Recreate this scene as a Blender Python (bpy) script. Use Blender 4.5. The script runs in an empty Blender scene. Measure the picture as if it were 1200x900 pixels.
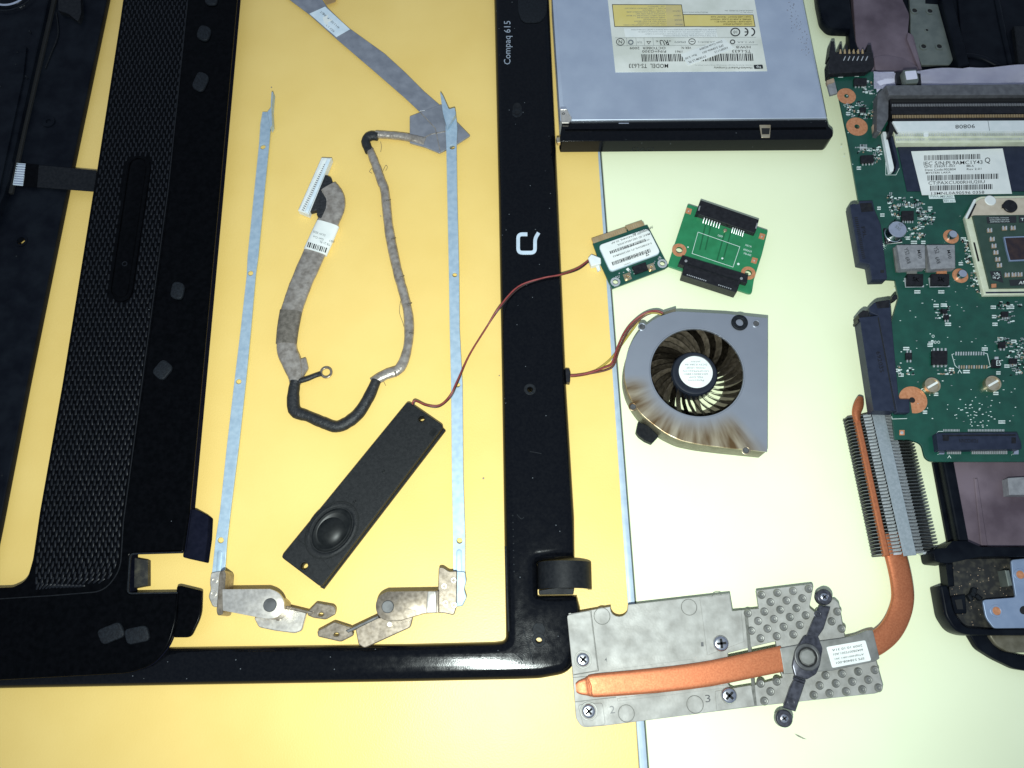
import bpy, bmesh, math, random
from mathutils import Vector, Matrix
random.seed(7)
sc = bpy.context.scene
COL = sc.collection
# ------------------------------------------------------------------ camera, world, lamp, exposure
F, CX, CY, H = 960.0, 600.0, 450.0, 355.0          # focal length in photo pixels, image centre, camera height in mm
NAD = (610.0, 762.0)                               # photo pixel straight below the camera
_dn = Vector(((NAD[0]-CX)/F, -(NAD[1]-CY)/F, -1)).normalized()
_Z = -_dn
_X = (Vector((1, 0, 0)) - _Z*_Z.x).normalized()
_Y = _Z.cross(_X)
ROT = Matrix((_X, _Y, _Z))                         # camera -> world
cam = bpy.data.objects.new('camera', bpy.data.cameras.new('camera'))
COL.objects.link(cam)
cam.matrix_world = Matrix.Translation((0, 0, H*0.001)) @ ROT.to_4x4()
cam.data.sensor_width = 36
cam.data.lens = F*36/1200
cam.data.clip_start = 0.01
cam.data.clip_end = 50
sc.camera = cam
world = bpy.data.worlds.new('World'); sc.world = world; world.use_nodes = True
bg = world.node_tree.nodes['Background']
bg.inputs[0].default_value = (0.53, 0.66, 0.88, 1)
bg.inputs[1].default_value = 0.49
fl = bpy.data.lights.new('phone_flash', 'SPOT')
fl.spot_size = math.radians(114); fl.spot_blend = 1.0
fl.energy = 7.7; fl.color = (0.90, 1.0, 0.96); fl.shadow_soft_size = 0.003
flo = bpy.data.objects.new('phone_flash', fl); COL.objects.link(flo)
flo.location = (-0.010, -0.040, 0.352)
flo.rotation_euler = (ROT @ Matrix.Rotation(math.radians(7), 3, 'X')).to_4x4().to_euler()               # the flash points where the phone points
sc.view_settings.view_transform = 'Standard'
sc.view_settings.look = 'None'
sc.view_settings.exposure = 0.0
sc.view_settings.gamma = 1.0
sc.view_settings.use_curve_mapping = False

# ------------------------------------------------------------------ materials
def MAT(name, c1, c2=None, rough=0.5, metal=0.0, scale=300, detail=4, lo=0.35, hi=0.65, rvar=0.0, bump=0.0, bscale=1500,
        coat=0.0, trans=0.0, spec=0.5, stretch=(1, 1, 1), aniso=0.0):
    m = bpy.data.materials.new(name); m.use_nodes = True
    nt = m.node_tree; N = nt.nodes; L = nt.links
    b = N['Principled BSDF']
    b.inputs['Metallic'].default_value = metal
    b.inputs['Roughness'].default_value = rough
    b.inputs['Coat Weight'].default_value = coat
    b.inputs['Coat Roughness'].default_value = 0.15
    b.inputs['Transmission Weight'].default_value = trans
    b.inputs['Specular IOR Level'].default_value = spec
    g = N.new('ShaderNodeNewGeometry')
    mp = N.new('ShaderNodeMapping'); mp.inputs['Scale'].default_value = stretch
    L.new(g.outputs['Position'], mp.inputs['Vector'])
    if c2 is None: c2 = tuple(min(1, x*1.18) for x in c1)
    n = N.new('ShaderNodeTexNoise'); n.inputs['Scale'].default_value = scale; n.inputs['Detail'].default_value = detail
    L.new(mp.outputs[0], n.inputs['Vector'])
    r = N.new('ShaderNodeMapRange'); r.inputs['From Min'].default_value = lo; r.inputs['From Max'].default_value = hi
    L.new(n.outputs['Fac'], r.inputs['Value'])
    mx = N.new('ShaderNodeMix'); mx.data_type = 'RGBA'
    mx.inputs['A'].default_value = (*c1, 1); mx.inputs['B'].default_value = (*c2, 1)
    L.new(r.outputs[0], mx.inputs['Factor']); L.new(mx.outputs['Result'], b.inputs['Base Color'])
    if rvar:
        n2 = N.new('ShaderNodeTexNoise'); n2.inputs['Scale'].default_value = scale*0.45; n2.inputs['Detail'].default_value = 6
        L.new(mp.outputs[0], n2.inputs['Vector'])
        r2 = N.new('ShaderNodeMapRange'); r2.inputs['From Min'].default_value = .3; r2.inputs['From Max'].default_value = .7
        r2.inputs['To Min'].default_value = max(0.02, rough-rvar); r2.inputs['To Max'].default_value = rough+rvar
        L.new(n2.outputs['Fac'], r2.inputs['Value']); L.new(r2.outputs[0], b.inputs['Roughness'])
    if bump:
        n3 = N.new('ShaderNodeTexNoise'); n3.inputs['Scale'].default_value = bscale; n3.inputs['Detail'].default_value = 3
        L.new(mp.outputs[0], n3.inputs['Vector'])
        bp = N.new('ShaderNodeBump'); bp.inputs['Strength'].default_value = bump; bp.inputs['Distance'].default_value = 0.0004
        L.new(n3.outputs['Fac'], bp.inputs['Height']); L.new(bp.outputs[0], b.inputs['Normal'])
    m['mix'] = 1
    return m

def add_specks(m, col, scale, thr, seedoff=0.0):
    """rare small specks / dust grains of another colour, with a shape of their own"""
    nt = m.node_tree; N = nt.nodes; L = nt.links; b = N['Principled BSDF']
    src = b.inputs['Base Color'].links[0].from_socket
    g = N.new('ShaderNodeNewGeometry')
    v = N.new('ShaderNodeTexVoronoi'); v.inputs['Scale'].default_value = scale
    L.new(g.outputs['Position'], v.inputs['Vector'])
    w = N.new('ShaderNodeTexWhiteNoise'); L.new(v.outputs['Color'], w.inputs['Vector'])
    pick = N.new('ShaderNodeMath'); pick.operation = 'LESS_THAN'; pick.inputs[1].default_value = 0.035 + seedoff
    L.new(w.outputs['Value'], pick.inputs[0])
    near = N.new('ShaderNodeMath'); near.operation = 'LESS_THAN'; near.inputs[1].default_value = thr
    L.new(v.outputs['Distance'], near.inputs[0])
    mul = N.new('ShaderNodeMath'); mul.operation = 'MULTIPLY'
    L.new(pick.outputs[0], mul.inputs[0]); L.new(near.outputs[0], mul.inputs[1])
    mx = N.new('ShaderNodeMix'); mx.data_type = 'RGBA'; mx.inputs['B'].default_value = (*col, 1)
    L.new(mul.outputs[0], mx.inputs['Factor']); L.new(src, mx.inputs['A']); L.new(mx.outputs['Result'], b.inputs['Base Color'])

m_yel = MAT('yellow_laminate', (.85, .59, .175), (.89, .63, .20), rough=.4, scale=25, bump=.16, bscale=1400, rvar=.05, spec=.45)
add_specks(m_yel, (.30, .22, .08), 60, .045)
m_wht = MAT('cream_laminate', (.85, .89, .60), (.88, .92, .63), rough=.45, scale=20, bump=.04, bscale=900, rvar=.08, spec=.3)
add_specks(m_wht, (.45, .42, .28), 45, .035)
m_trim = MAT('grey_edge_trim', (.36, .45, .55), (.44, .53, .62), rough=.4, scale=200)
m_gap = MAT('dark_joint', (.06, .07, .07), rough=.8)
m_blk = MAT('gloss_black_plastic', (.002, .0025, .004), (.004, .0045, .006), rough=.15, rvar=.04, scale=900, bump=.05, bscale=2200, spec=.17)
add_specks(m_blk, (.10, .11, .12), 420, .10, .05)
m_deck = MAT('satin_black_plastic', (.0008, .001, .0014), (.002, .0022, .003), rough=.22, rvar=.04, scale=500, spec=.05)
add_specks(m_deck, (.09, .1, .11), 230, .05)
m_blkm = MAT('matt_black_plastic', (.006, .007, .009), (.012, .013, .015), rough=.5, rvar=.06, scale=700, bump=.15, bscale=3000, spec=.15)
m_side = MAT('sky_tint_black_plastic', (.006, .007, .014), (.009, .010, .019), rough=.55, scale=400, spec=0.0)  # black plastic with the blue of reflected sky put into its colour
m_weave = MAT('woven_black_plastic', (.003, .004, .006), (.010, .011, .014), rough=.38, scale=900, spec=.24)
m_rub = MAT('dark_rubber', (.005, .006, .008), (.011, .014, .018), spec=.18, rough=.6, scale=1200, bump=.3)
m_spk = MAT('speaker_plastic', (.007, .008, .009), (.014, .015, .016), spec=.2, rough=.5, scale=900, bump=.2, bscale=4000)
add_specks(m_spk, (.12, .12, .12), 420, .05)
m_cone = MAT('speaker_membrane', (.005, .006, .006), (.011, .012, .012), rough=.38, scale=400, spec=.22)
m_zinc = MAT('zinc_strip', (.38, .50, .60), (.48, .60, .69), rough=.55, metal=.45, scale=420, detail=8, rvar=.06)
m_nick = MAT('nickel_plate', (.52, .48, .42), (.68, .63, .56), rough=.36, metal=.65, scale=700, detail=8, rvar=.06)
m_nickd = MAT('worn_steel', (.19, .155, .115), (.31, .26, .205), rough=.34, metal=.65, scale=700, detail=8, rvar=.07)
m_pin = MAT('dark_steel_pin', (.07, .07, .07), (.12, .12, .12), rough=.45, metal=.4)
m_finshade = MAT('shaded_fin_metal', (.10, .11, .105), (.17, .18, .17), rough=.4, metal=.7, scale=700)  # fin metal darkened for the shade in the gaps
m_steel = MAT('steel_screw', (.50, .50, .52), (.72, .72, .74), rough=.25, metal=1, scale=900)
m_chrome = MAT('bright_steel', (.72, .74, .78), (.85, .87, .9), rough=.2, metal=1)
m_tape = MAT('grey_cable_tape', (.25, .215, .18), (.43, .385, .335), rough=.34, metal=.45, scale=380, detail=8, bump=.9, bscale=450)
m_flat = MAT('grey_ribbon_film', (.26, .27, .30), (.35, .36, .39), rough=.36, metal=.5, scale=200, detail=6, bump=.35, bscale=260)
m_taped = MAT('brown_overlap_tape', (.11, .095, .075), (.19, .165, .135), rough=.5, metal=.2, scale=500, bump=.4, bscale=900)
m_cloth = MAT('black_cloth_tape', (.007, .008, .009), (.018, .019, .021), rough=.55, scale=900, bump=.8, bscale=900)
m_foil = MAT('brown_film', (.32, .2, .08), rough=.4)
m_paper = MAT('white_label', (.74, .76, .72), (.82, .83, .78), rough=.55, scale=150)
m_paperb = MAT('pale_blue_label', (.60, .70, .76), (.72, .80, .84), rough=.5, scale=200)
m_sticker = MAT('aged_label', (.62, .63, .55), (.80, .80, .73), rough=.5, scale=60, detail=5)
m_ylab = MAT('yellow_label', (.70, .56, .17), (.74, .61, .22), rough=.5, scale=80)
m_ylab2 = MAT('stained_yellow_label', (.55, .45, .22), (.68, .55, .2), rough=.5, scale=120)
m_ink = MAT('black_ink', (.015, .017, .02), rough=.6)
m_ink2 = MAT('grey_ink', (.16, .18, .19), rough=.6)
m_silk = MAT('white_silkscreen', (.62, .70, .66), rough=.6)
m_grayprint = MAT('grey_print', (.26, .30, .35), rough=.4)
m_logo = MAT('silver_logo', (.55, .64, .72), rough=.35, metal=.2)
m_drive = MAT('drive_steel', (.64, .70, .79), (.73, .79, .87), rough=.45, metal=.85, scale=70, detail=6, rvar=.06)
m_copper = MAT('copper_pipe', (.48, .15, .065), (.58, .20, .09), rough=.5, metal=.7, scale=1500, detail=8, rvar=.04, bump=.06)
m_copring = MAT('copper_pad', (.55, .22, .10), (.68, .30, .15), rough=.45, metal=.35, scale=900)
m_gold = MAT('gold_contact', (.62, .42, .20), (.72, .52, .28), rough=.35, metal=.7)
m_golds = MAT('brass_screw', (.60, .47, .28), (.78, .66, .45), rough=.3, metal=.9)
m_alu = MAT('cast_aluminium', (.27, .26, .235), (.41, .40, .37), rough=.6, metal=.25, lo=.3, hi=.7, scale=220, detail=10, rvar=.12, bump=.12, bscale=1200)
m_alud = MAT('grey_sheet_metal', (.20, .20, .18), (.29, .285, .265), rough=.5, metal=.5, scale=250, detail=6)
m_edgeline = MAT('dark_seam', (.10, .10, .085), (.17, .165, .145), rough=.6, scale=600)  # darker lines along the plate steps and ejector rings
m_finlit = MAT('lit_fin_metal', (.62, .66, .68), (.78, .81, .82), rough=.4, metal=.6, scale=700, detail=6)  # same fin metal, brightened for the slopes that face the light
m_finplate = MAT('fin_plate', (.34, .385, .40), (.42, .46, .48), rough=.5, metal=.6, scale=900)
m_arm = MAT('black_steel_arm', (.045, .045, .055), (.10, .10, .12), rough=.32, metal=.6, scale=500)
m_pcb = MAT('dark_green_board', (.004, .052, .034), (.007, .072, .047), rough=.35, scale=160, coat=.3, detail=6)
m_pcbl = MAT('bright_green_board', (.014, .17, .060), (.02, .21, .08), rough=.35, scale=200, coat=.3)
m_pcbd = MAT('dark_trace', (.008, .10, .035), rough=.35)
m_edge = MAT('board_edge', (.16, .17, .08), rough=.6)
m_cpu = MAT('processor_substrate', (.025, .055, .038), (.035, .07, .05), rough=.35, scale=200)
m_blue = MAT('blue_grey_connector', (.016, .021, .040), (.023, .029, .052), rough=.45, scale=300, spec=.25)
m_chip = MAT('chip_resin', (.009, .009, .011), (.016, .016, .019), rough=.4, scale=600, spec=.25)
m_grey = MAT('grey_inductor', (.20, .20, .21), (.27, .27, .28), rough=.5, scale=500)
m_solder = MAT('solder', (.62, .64, .62), (.8, .8, .78), rough=.35, metal=.7)
m_tan = MAT('tan_component', (.34, .25, .17), rough=.5)
m_wplast = MAT('white_plastic', (.70, .74, .72), (.78, .80, .78), rough=.45, scale=300)
m_tanplast = MAT('tan_socket_lid', (.52, .44, .33), (.60, .52, .40), rough=.4, scale=300)
m_cream = MAT('cream_socket', (.62, .64, .45), (.70, .72, .54), rough=.45, scale=300)
m_sheet = MAT('white_foil_sheet', (.62, .60, .72), (.74, .72, .82), rough=.5, scale=60, bump=.3, bscale=120)
m_purple = MAT('purple_shield_film', (.085, .058, .072), (.20, .15, .175), rough=.5, metal=.2, scale=45, detail=8, bump=.2, bscale=90)
m_case = MAT('case_black', (.003, .004, .007), (.007, .009, .013), rough=.36, scale=120, rvar=.05, spec=.07)
m_dustlit = MAT('dusty_lit_black', (.012, .012, .012), (.06, .055, .04), rough=.6, scale=350, lo=.45, hi=.75, detail=8)  # dusty tone, also used for the lit notch wall
m_plate = MAT('blue_steel_plate', (.30, .38, .52), (.36, .44, .58), rough=.45, metal=.6, scale=200)
m_platg = MAT('green_grey_plate', (.15, .17, .15), (.20, .22, .19), rough=.5, metal=.5, scale=200)
m_slot = MAT('dark_grey_slot', (.10, .10, .105), (.15, .15, .155), rough=.5, metal=.3, scale=400)
m_red = MAT('red_wire', (.20, .03, .03), (.27, .05, .045), rough=.4)
m_bwire = MAT('dark_wire', (.03, .016, .014), rough=.4)
m_ywire = MAT('yellow_wire', (.36, .28, .05), rough=.4)
m_brown = MAT('brown_wire', (.10, .035, .025), rough=.4)
m_hub = MAT('fan_hub', (.010, .013, .020), rough=.35)
m_blade = MAT('dusty_fan_blade', (.06, .048, .032), (.13, .105, .075), rough=.5, scale=500, detail=6)
m_fanside = MAT('fan_side', (.13, .115, .075), (.19, .17, .12), rough=.45, metal=.4, scale=300)
m_hole = MAT('dark_hole', (.006, .006, .006), rough=.8)

def fan_cover_material(c):
    """grey sheet steel with brown heat stains running outward from the inlet on one side"""
    m = bpy.data.materials.new('heat_stained_steel'); m.use_nodes = True
    nt = m.node_tree; N = nt.nodes; L = nt.links; b = N['Principled BSDF']
    b.inputs['Metallic'].default_value = .75; b.inputs['Roughness'].default_value = .36
    g = N.new('ShaderNodeNewGeometry')
    sub = N.new('ShaderNodeVectorMath'); sub.operation = 'SUBTRACT'; sub.inputs[1].default_value = (c.x*.001, c.y*.001, c.z*.001)
    L.new(g.outputs['Position'], sub.inputs[0])
    sx = N.new('ShaderNodeSeparateXYZ'); L.new(sub.outputs[0], sx.inputs[0])
    def math_(op, a, b_=None, c_=None):
        n = N.new('ShaderNodeMath'); n.operation = op
        for i, v in enumerate((a, b_, c_)):
            if v is None: continue
            if isinstance(v, (int, float)): n.inputs[i].default_value = v
            else: L.new(v, n.inputs[i])
        return n.outputs[0]
    ang = math_('ARCTAN2', sx.outputs[0], math_('MULTIPLY', sx.outputs[1], -1))     # 0 = toward -y
    rad = math_('SQRT', math_('ADD', math_('MULTIPLY', sx.outputs[0], sx.outputs[0]), math_('MULTIPLY', sx.outputs[1], sx.outputs[1])))
    cv = N.new('ShaderNodeCombineXYZ'); L.new(math_('MULTIPLY', ang, 5.0), cv.inputs[0]); L.new(math_('MULTIPLY', rad, 30.0), cv.inputs[1])
    n1 = N.new('ShaderNodeTexNoise'); n1.inputs['Scale'].default_value = 1.25; n1.inputs['Detail'].default_value = 4; n1.inputs['Roughness'].default_value = .5
    L.new(cv.outputs[0], n1.inputs['Vector'])
    mr = N.new('ShaderNodeMapRange'); mr.inputs['From Min'].default_value = .35; mr.inputs['From Max'].default_value = .6
    L.new(n1.outputs['Fac'], mr.inputs['Value'])
    rr = N.new('ShaderNodeMapRange'); rr.interpolation_type = 'SMOOTHSTEP'
    rr.inputs['From Min'].default_value = .0195; rr.inputs['From Max'].default_value = .031
    L.new(rad, rr.inputs['Value'])
    aa = N.new('ShaderNodeMapRange'); aa.interpolation_type = 'SMOOTHSTEP'      # stained from due west round to the south-east
    aa.inputs['From Min'].default_value = 1.15; aa.inputs['From Max'].default_value = .85
    L.new(math_('ABSOLUTE', math_('ADD', ang, .42)), aa.inputs['Value'])
    fac = math_('MULTIPLY', math_('MULTIPLY', mr.outputs[0], rr.outputs[0]), aa.outputs[0])
    n2 = N.new('ShaderNodeTexNoise'); n2.inputs['Scale'].default_value = 90; L.new(g.outputs['Position'], n2.inputs['Vector'])
    mx0 = N.new('ShaderNodeMix'); mx0.data_type = 'RGBA'; mx0.inputs['A'].default_value = (.36, .38, .42, 1); mx0.inputs['B'].default_value = (.43, .45, .49, 1)
    L.new(n2.outputs['Fac'], mx0.inputs['Factor'])
    tan = N.new('ShaderNodeMix'); tan.data_type = 'RGBA'; tan.inputs['B'].default_value = (.56, .47, .32, 1)
    L.new(math_('MULTIPLY', rr.outputs[0], aa.outputs[0]), tan.inputs['Factor']); L.new(mx0.outputs['Result'], tan.inputs['A'])
    mx = N.new('ShaderNodeMix'); mx.data_type = 'RGBA'; mx.inputs['B'].default_value = (.15, .08, .028, 1)
    L.new(math_('MULTIPLY', fac, .95), mx.inputs['Factor']); L.new(tan.outputs['Result'], mx.inputs['A'])
    L.new(mx.outputs['Result'], b.inputs['Base Color'])
    return m

# ------------------------------------------------------------------ geometry helpers (all in millimetres until linked)
ORI = {}
def W(px, py, z=0.0):
    d = ROT @ Vector(((px-CX)/F, -(py-CY)/F, -1))
    t = (z-H)/d.z
    return Vector((d.x*t, d.y*t, z))
def pxmm(px, py, z=0):
    return 10.0/((W(px+5, py, z)-W(px-5, py, z)).length)
def dress(o, label=None, cat=None, group=None, kind=None):
    if label: o['label'] = label
    if cat: o['category'] = cat
    if group: o['group'] = group
    if kind: o['kind'] = kind
    return o
def thing(name, label, cat, px, py, z=0, group=None):
    o = bpy.data.objects.new(name, None); COL.objects.link(o)
    o.empty_display_size = 0.01
    p = W(px, py, z); o.location = p*.001; ORI[o] = p
    return dress(o, label, cat, group)
def link(name, me, mat, parent, smooth=None, org=None):
    co = [v.co.copy() for v in me.vertices]
    if org is None:
        lo = Vector((min(c[i] for c in co) for i in range(3))); hi = Vector((max(c[i] for c in co) for i in range(3)))
        org = Vector(((lo.x+hi.x)/2, (lo.y+hi.y)/2, lo.z))
    for v, c in zip(me.vertices, co): v.co = (c-org)*.001
    if mat:
        for mm in (mat if isinstance(mat, list) else [mat]): me.materials.append(mm)
    if smooth is not None:
        me.polygons.foreach_set('use_smooth', [True]*len(me.polygons))
        me.set_sharp_from_angle(angle=math.radians(smooth))
    me.update()
    o = bpy.data.objects.new(name, me); COL.objects.link(o)
    ORI[o] = org
    if parent:
        o.parent = parent; o.location = (org-ORI[parent])*.001
    else: o.location = org*.001
    return o
def frombm(name, bm, mat, parent, smooth=None):
    bmesh.ops.recalc_face_normals(bm, faces=bm.faces)
    me = bpy.data.meshes.new(name); bm.to_mesh(me); bm.free()
    return link(name, me, mat, parent, smooth)
def clone(src, parent, org, rotz=0.0):
    o = src.copy(); COL.objects.link(o); o.parent = parent; ORI[o] = org
    o.location = (org-(ORI[parent] if parent else Vector((0, 0, 0))))*.001
    o.rotation_euler = (0, 0, rotz)
    return o
def rnd(pts, r=3, n=4):
    """round the corners of a pixel outline (third value of a point = its own radius)"""
    out = []; k = len(pts)
    for i in range(k):
        p = Vector(pts[i][:2]); rr = pts[i][2] if len(pts[i]) > 2 else r
        a = Vector(pts[i-1][:2])-p; b = Vector(pts[(i+1) % k][:2])-p
        if rr <= 0 or a.length < 1e-6 or b.length < 1e-6: out.append((p.x, p.y)); continue
        d = min(rr, a.length*.49, b.length*.49)
        s, e = p+a.normalized()*d, p+b.normalized()*d
        for j in range(n+1):
            t = j/n; q = s*(1-t)**2+p*2*t*(1-t)+e*t*t
            out.append((q.x, q.y))
    return out
def rect(cx, cy, w, h, ang=0):
    c, s = math.cos(math.radians(ang)), math.sin(math.radians(ang))
    return [(cx+c*x-s*y, cy+s*x+c*y) for x, y in ((-w/2, -h/2), (w/2, -h/2), (w/2, h/2), (-w/2, h/2))]
def ell(cx, cy, a, b, ang=0, n=24):
    c, s = math.cos(math.radians(ang)), math.sin(math.radians(ang))
    return [(cx+c*a*math.cos(t)-s*b*math.sin(t), cy+s*a*math.cos(t)+c*b*math.sin(t)) for t in (2*math.pi*i/n for i in range(n))]
def circ(px, py, rmm, z, n=20):
    """pixel outline of a true circle lying at height z"""
    c = W(px, py, z); out = []
    for i in range(n):
        p = c+Vector((math.cos(2*math.pi*i/n), math.sin(2*math.pi*i/n), 0))*rmm
        out.append(topx(p))
    return out
def topx(p):
    v = ROT.transposed() @ (p-Vector((0, 0, H)))
    return (CX+F*v.x/-v.z, CY-F*v.y/-v.z)
def inset(pts, d):
    n = len(pts); out = []
    ar = sum(pts[i-1].x*pts[i].y-pts[i].x*pts[i-1].y for i in range(n))
    sg = 1 if ar > 0 else -1
    for i in range(n):
        a = (pts[i]-pts[i-1]); b = (pts[(i+1) % n]-pts[i]); a.z = b.z = 0
        if a.length < 1e-6: a = b
        if b.length < 1e-6: b = a
        a.normalize(); b.normalize()
        na, nb = Vector((-a.y, a.x, 0))*sg, Vector((-b.y, b.x, 0))*sg
        m = na+nb
        if m.length < 1e-3: m = na
        m.normalize(); k = max(.5, m.dot(na))
        out.append(pts[i]+m*(d/k))
    return out
def add_prism(bm, pts, z0, z1, b=0.0, steps=1):
    """pts: world outline (mm, xy used); b: bevel width of the top edge"""
    rings = [[Vector((p.x, p.y, z0)) for p in pts]]
    flat = [Vector((p.x, p.y, 0)) for p in pts]
    for _ in range(8):                              # keep the bevel inside the smallest corner
        if b <= 0: break
        q = inset(flat, b)
        if all((q[i]-q[i-1]).dot(flat[i]-flat[i-1]) >= -1e-9 for i in range(len(q))): break
        b *= .7
    if b > 0:
        for s in range(steps+1):
            a = math.pi/2*s/steps
            q = inset([Vector((p.x, p.y, 0)) for p in pts], b*(1-math.cos(a)))
            rings.append([Vector((p.x, p.y, z1-b+b*math.sin(a))) for p in q])
    else: rings.append([Vector((p.x, p.y, z1)) for p in pts])
    vr = [[bm.verts.new(v) for v in r] for r in rings]
    n = len(pts)
    for r0, r1 in zip(vr, vr[1:]):
        for i in range(n): bm.faces.new((r0[i], r0[(i+1) % n], r1[(i+1) % n], r1[i]))
    bm.faces.new(vr[-1]); bm.faces.new(list(reversed(vr[0])))
def poly(name, pts, z0, z1, mat, parent, b=0.25, steps=1, holes=None, smooth=None, zp=None):
    """prism from a photo outline that is read at height z1 (or zp)"""
    w = [W(p[0], p[1], z1 if zp is None else zp) for p in pts]
    if holes is not None: return holed(name, w, [[W(p[0], p[1], z1 if zp is None else zp) for p in h] for h in holes], z0, z1, mat, parent, b, smooth)
    bm = bmesh.new(); add_prism(bm, w, z0, z1, b, steps)
    if smooth is None and steps > 1: smooth = 40
    return frombm(name, bm, mat, parent, smooth)
def holed(name, outer, holes, z0, z1, mat, parent, b=0.2, smooth=None, res=1, cutz=None, drill=()):
    cu = bpy.data.curves.new('c', 'CURVE'); cu.dimensions = '2D'; cu.fill_mode = 'BOTH'
    for ring in [outer]+holes:
        s = cu.splines.new('POLY'); s.points.add(len(ring)-1)
        for q, p in zip(s.points, ring): q.co = (p.x, p.y, 0, 1)
        s.use_cyclic_u = True
    b = min(b, (z1-z0)*.4)
    cu.extrude = (z1-z0)/2-b; cu.bevel_depth = b; cu.bevel_resolution = res; cu.offset = -b
    o = bpy.data.objects.new('tmp', cu)
    me = bpy.data.meshes.new_from_object(o)
    bpy.data.objects.remove(o); bpy.data.curves.remove(cu)
    for v in me.vertices: v.co.z += (z0+z1)/2
    me.materials.clear()
    if cutz is not None:
        bm = bmesh.new(); bm.from_mesh(me)
        bmesh.ops.remove_doubles(bm, verts=bm.verts, dist=1e-4)
        r = bmesh.ops.bisect_plane(bm, geom=list(bm.verts)+list(bm.edges)+list(bm.faces), plane_co=(0, 0, cutz), plane_no=(0, 0, 1), clear_inner=True)
        bmesh.ops.holes_fill(bm, edges=[e for e in bm.edges if e.is_boundary])
        bmesh.ops.recalc_face_normals(bm, faces=bm.faces); bm.to_mesh(me); bm.free()
    if drill:
        bm = bmesh.new()
        for c, r in drill:
            m_ = Matrix.Translation((c.x, c.y, 3))
            bmesh.ops.create_cone(bm, cap_ends=True, segments=20, radius1=r, radius2=r, depth=20, matrix=m_)
        m2 = bpy.data.meshes.new('drill'); bm.to_mesh(m2); bm.free()
        o1 = bpy.data.objects.new('a', me); o2 = bpy.data.objects.new('b', m2); COL.objects.link(o1); COL.objects.link(o2)
        md = o1.modifiers.new('cut', 'BOOLEAN'); md.object = o2; md.operation = 'DIFFERENCE'; md.solver = 'EXACT'
        dg = bpy.context.evaluated_depsgraph_get(); me = bpy.data.meshes.new_from_object(o1.evaluated_get(dg))
        bpy.data.objects.remove(o1); bpy.data.objects.remove(o2)
    return link(name, me, mat, parent, 35 if smooth is None else smooth)
def cyl(name, px, py, r, z0, z1, mat, parent, b=0.15, n=24, r0=None, steps=1):
    c = W(px, py, z1); bm = bmesh.new()
    add_prism(bm, [c+Vector((math.cos(2*math.pi*i/n)*r, math.sin(2*math.pi*i/n)*r, 0)) for i in range(n)], z0, z1, b, steps)
    return frombm(name, bm, mat, parent, 40)
def ring(name, px, py, r1, r2, z0, z1, mat, parent, b=.1, n=28):
    c = W(px, py, z1)
    k = lambda r: [c+Vector((math.cos(2*math.pi*i/n)*r, math.sin(2*math.pi*i/n)*r, 0)) for i in range(n)]
    return holed(name, k(r1), [k(r2)], z0, z1, mat, parent, b)
def lathe(name, c, prof, mat, parent, n=32, sx=1, sy=1, rot=0, cap=True):
    """c: world centre (mm), prof: (radius, z)"""
    bm = bmesh.new(); rr = []
    cr, sr = math.cos(rot), math.sin(rot)
    for r, z in prof:
        rr.append([bm.verts.new((c.x+cr*r*sx*math.cos(t)-sr*r*sy*math.sin(t), c.y+sr*r*sx*math.cos(t)+cr*r*sy*math.sin(t), z))
                   for t in (2*math.pi*i/n for i in range(n))])
    for a, b in zip(rr, rr[1:]):
        for i in range(n): bm.faces.new((a[i], a[(i+1) % n], b[(i+1) % n], b[i]))
    if cap: bm.faces.new(rr[-1]); bm.faces.new(list(reversed(rr[0])))
    return frombm(name, bm, mat, parent, 35)
def crom(P, sub=6):
    out = []
    for i in range(len(P)-1):
        p0 = P[max(i-1, 0)]; p1 = P[i]; p2 = P[i+1]; p3 = P[min(i+2, len(P)-1)]
        for j in range(sub):
            t = j/sub
            out.append([.5*(2*b+(c-a)*t+(2*a-5*b+4*c-d)*t*t+(-a+3*b-3*c+d)*t**3) for a, b, c, d in zip(p0, p1, p2, p3)])
    out.append(list(P[-1]))
    return out
def sweep(name, path, mat, parent, sub=6, n=12, sq=2.0, jit=0.0, smooth=50, px=True, cap=True):
    """path: (px, py, z, width, height) -> smooth tube with a super-elliptic section lying flat"""
    if px: P = [[*W(p[0], p[1], p[2]), p[3], p[4]] for p in path]
    else: P = [list(p) for p in path]
    P = crom(P, sub) if sub > 1 else P
    bm = bmesh.new(); rings = []
    for i, q in enumerate(P):
        a = Vector(P[max(i-1, 0)][:3]); b = Vector(P[min(i+1, len(P)-1)][:3])
        t = (b-a).normalized(); s = Vector((-t.y, t.x, 0))
        s = s.normalized() if s.length > 1e-6 else Vector((1, 0, 0))
        u = t.cross(s); u = -u if u.z < 0 else u
        c = Vector(q[:3]); w, h = q[3]/2, q[4]/2
        if jit: w *= 1+random.uniform(-jit, jit); h *= 1+random.uniform(-jit, jit)
        r = []
        for k in range(n):
            x, y = math.cos(2*math.pi*k/n), math.sin(2*math.pi*k/n)
            x = math.copysign(abs(x)**(2/sq), x); y = math.copysign(abs(y)**(2/sq), y)
            r.append(bm.verts.new(c+s*x*w+u*y*h))
        rings.append(r)
    for a, b in zip(rings, rings[1:]):
        for k in range(n): bm.faces.new((a[k], a[(k+1) % n], b[(k+1) % n], b[k]))
    if cap: bm.faces.new(rings[0]); bm.faces.new(list(reversed(rings[-1])))
    return frombm(name, bm, mat, parent, smooth)
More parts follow.
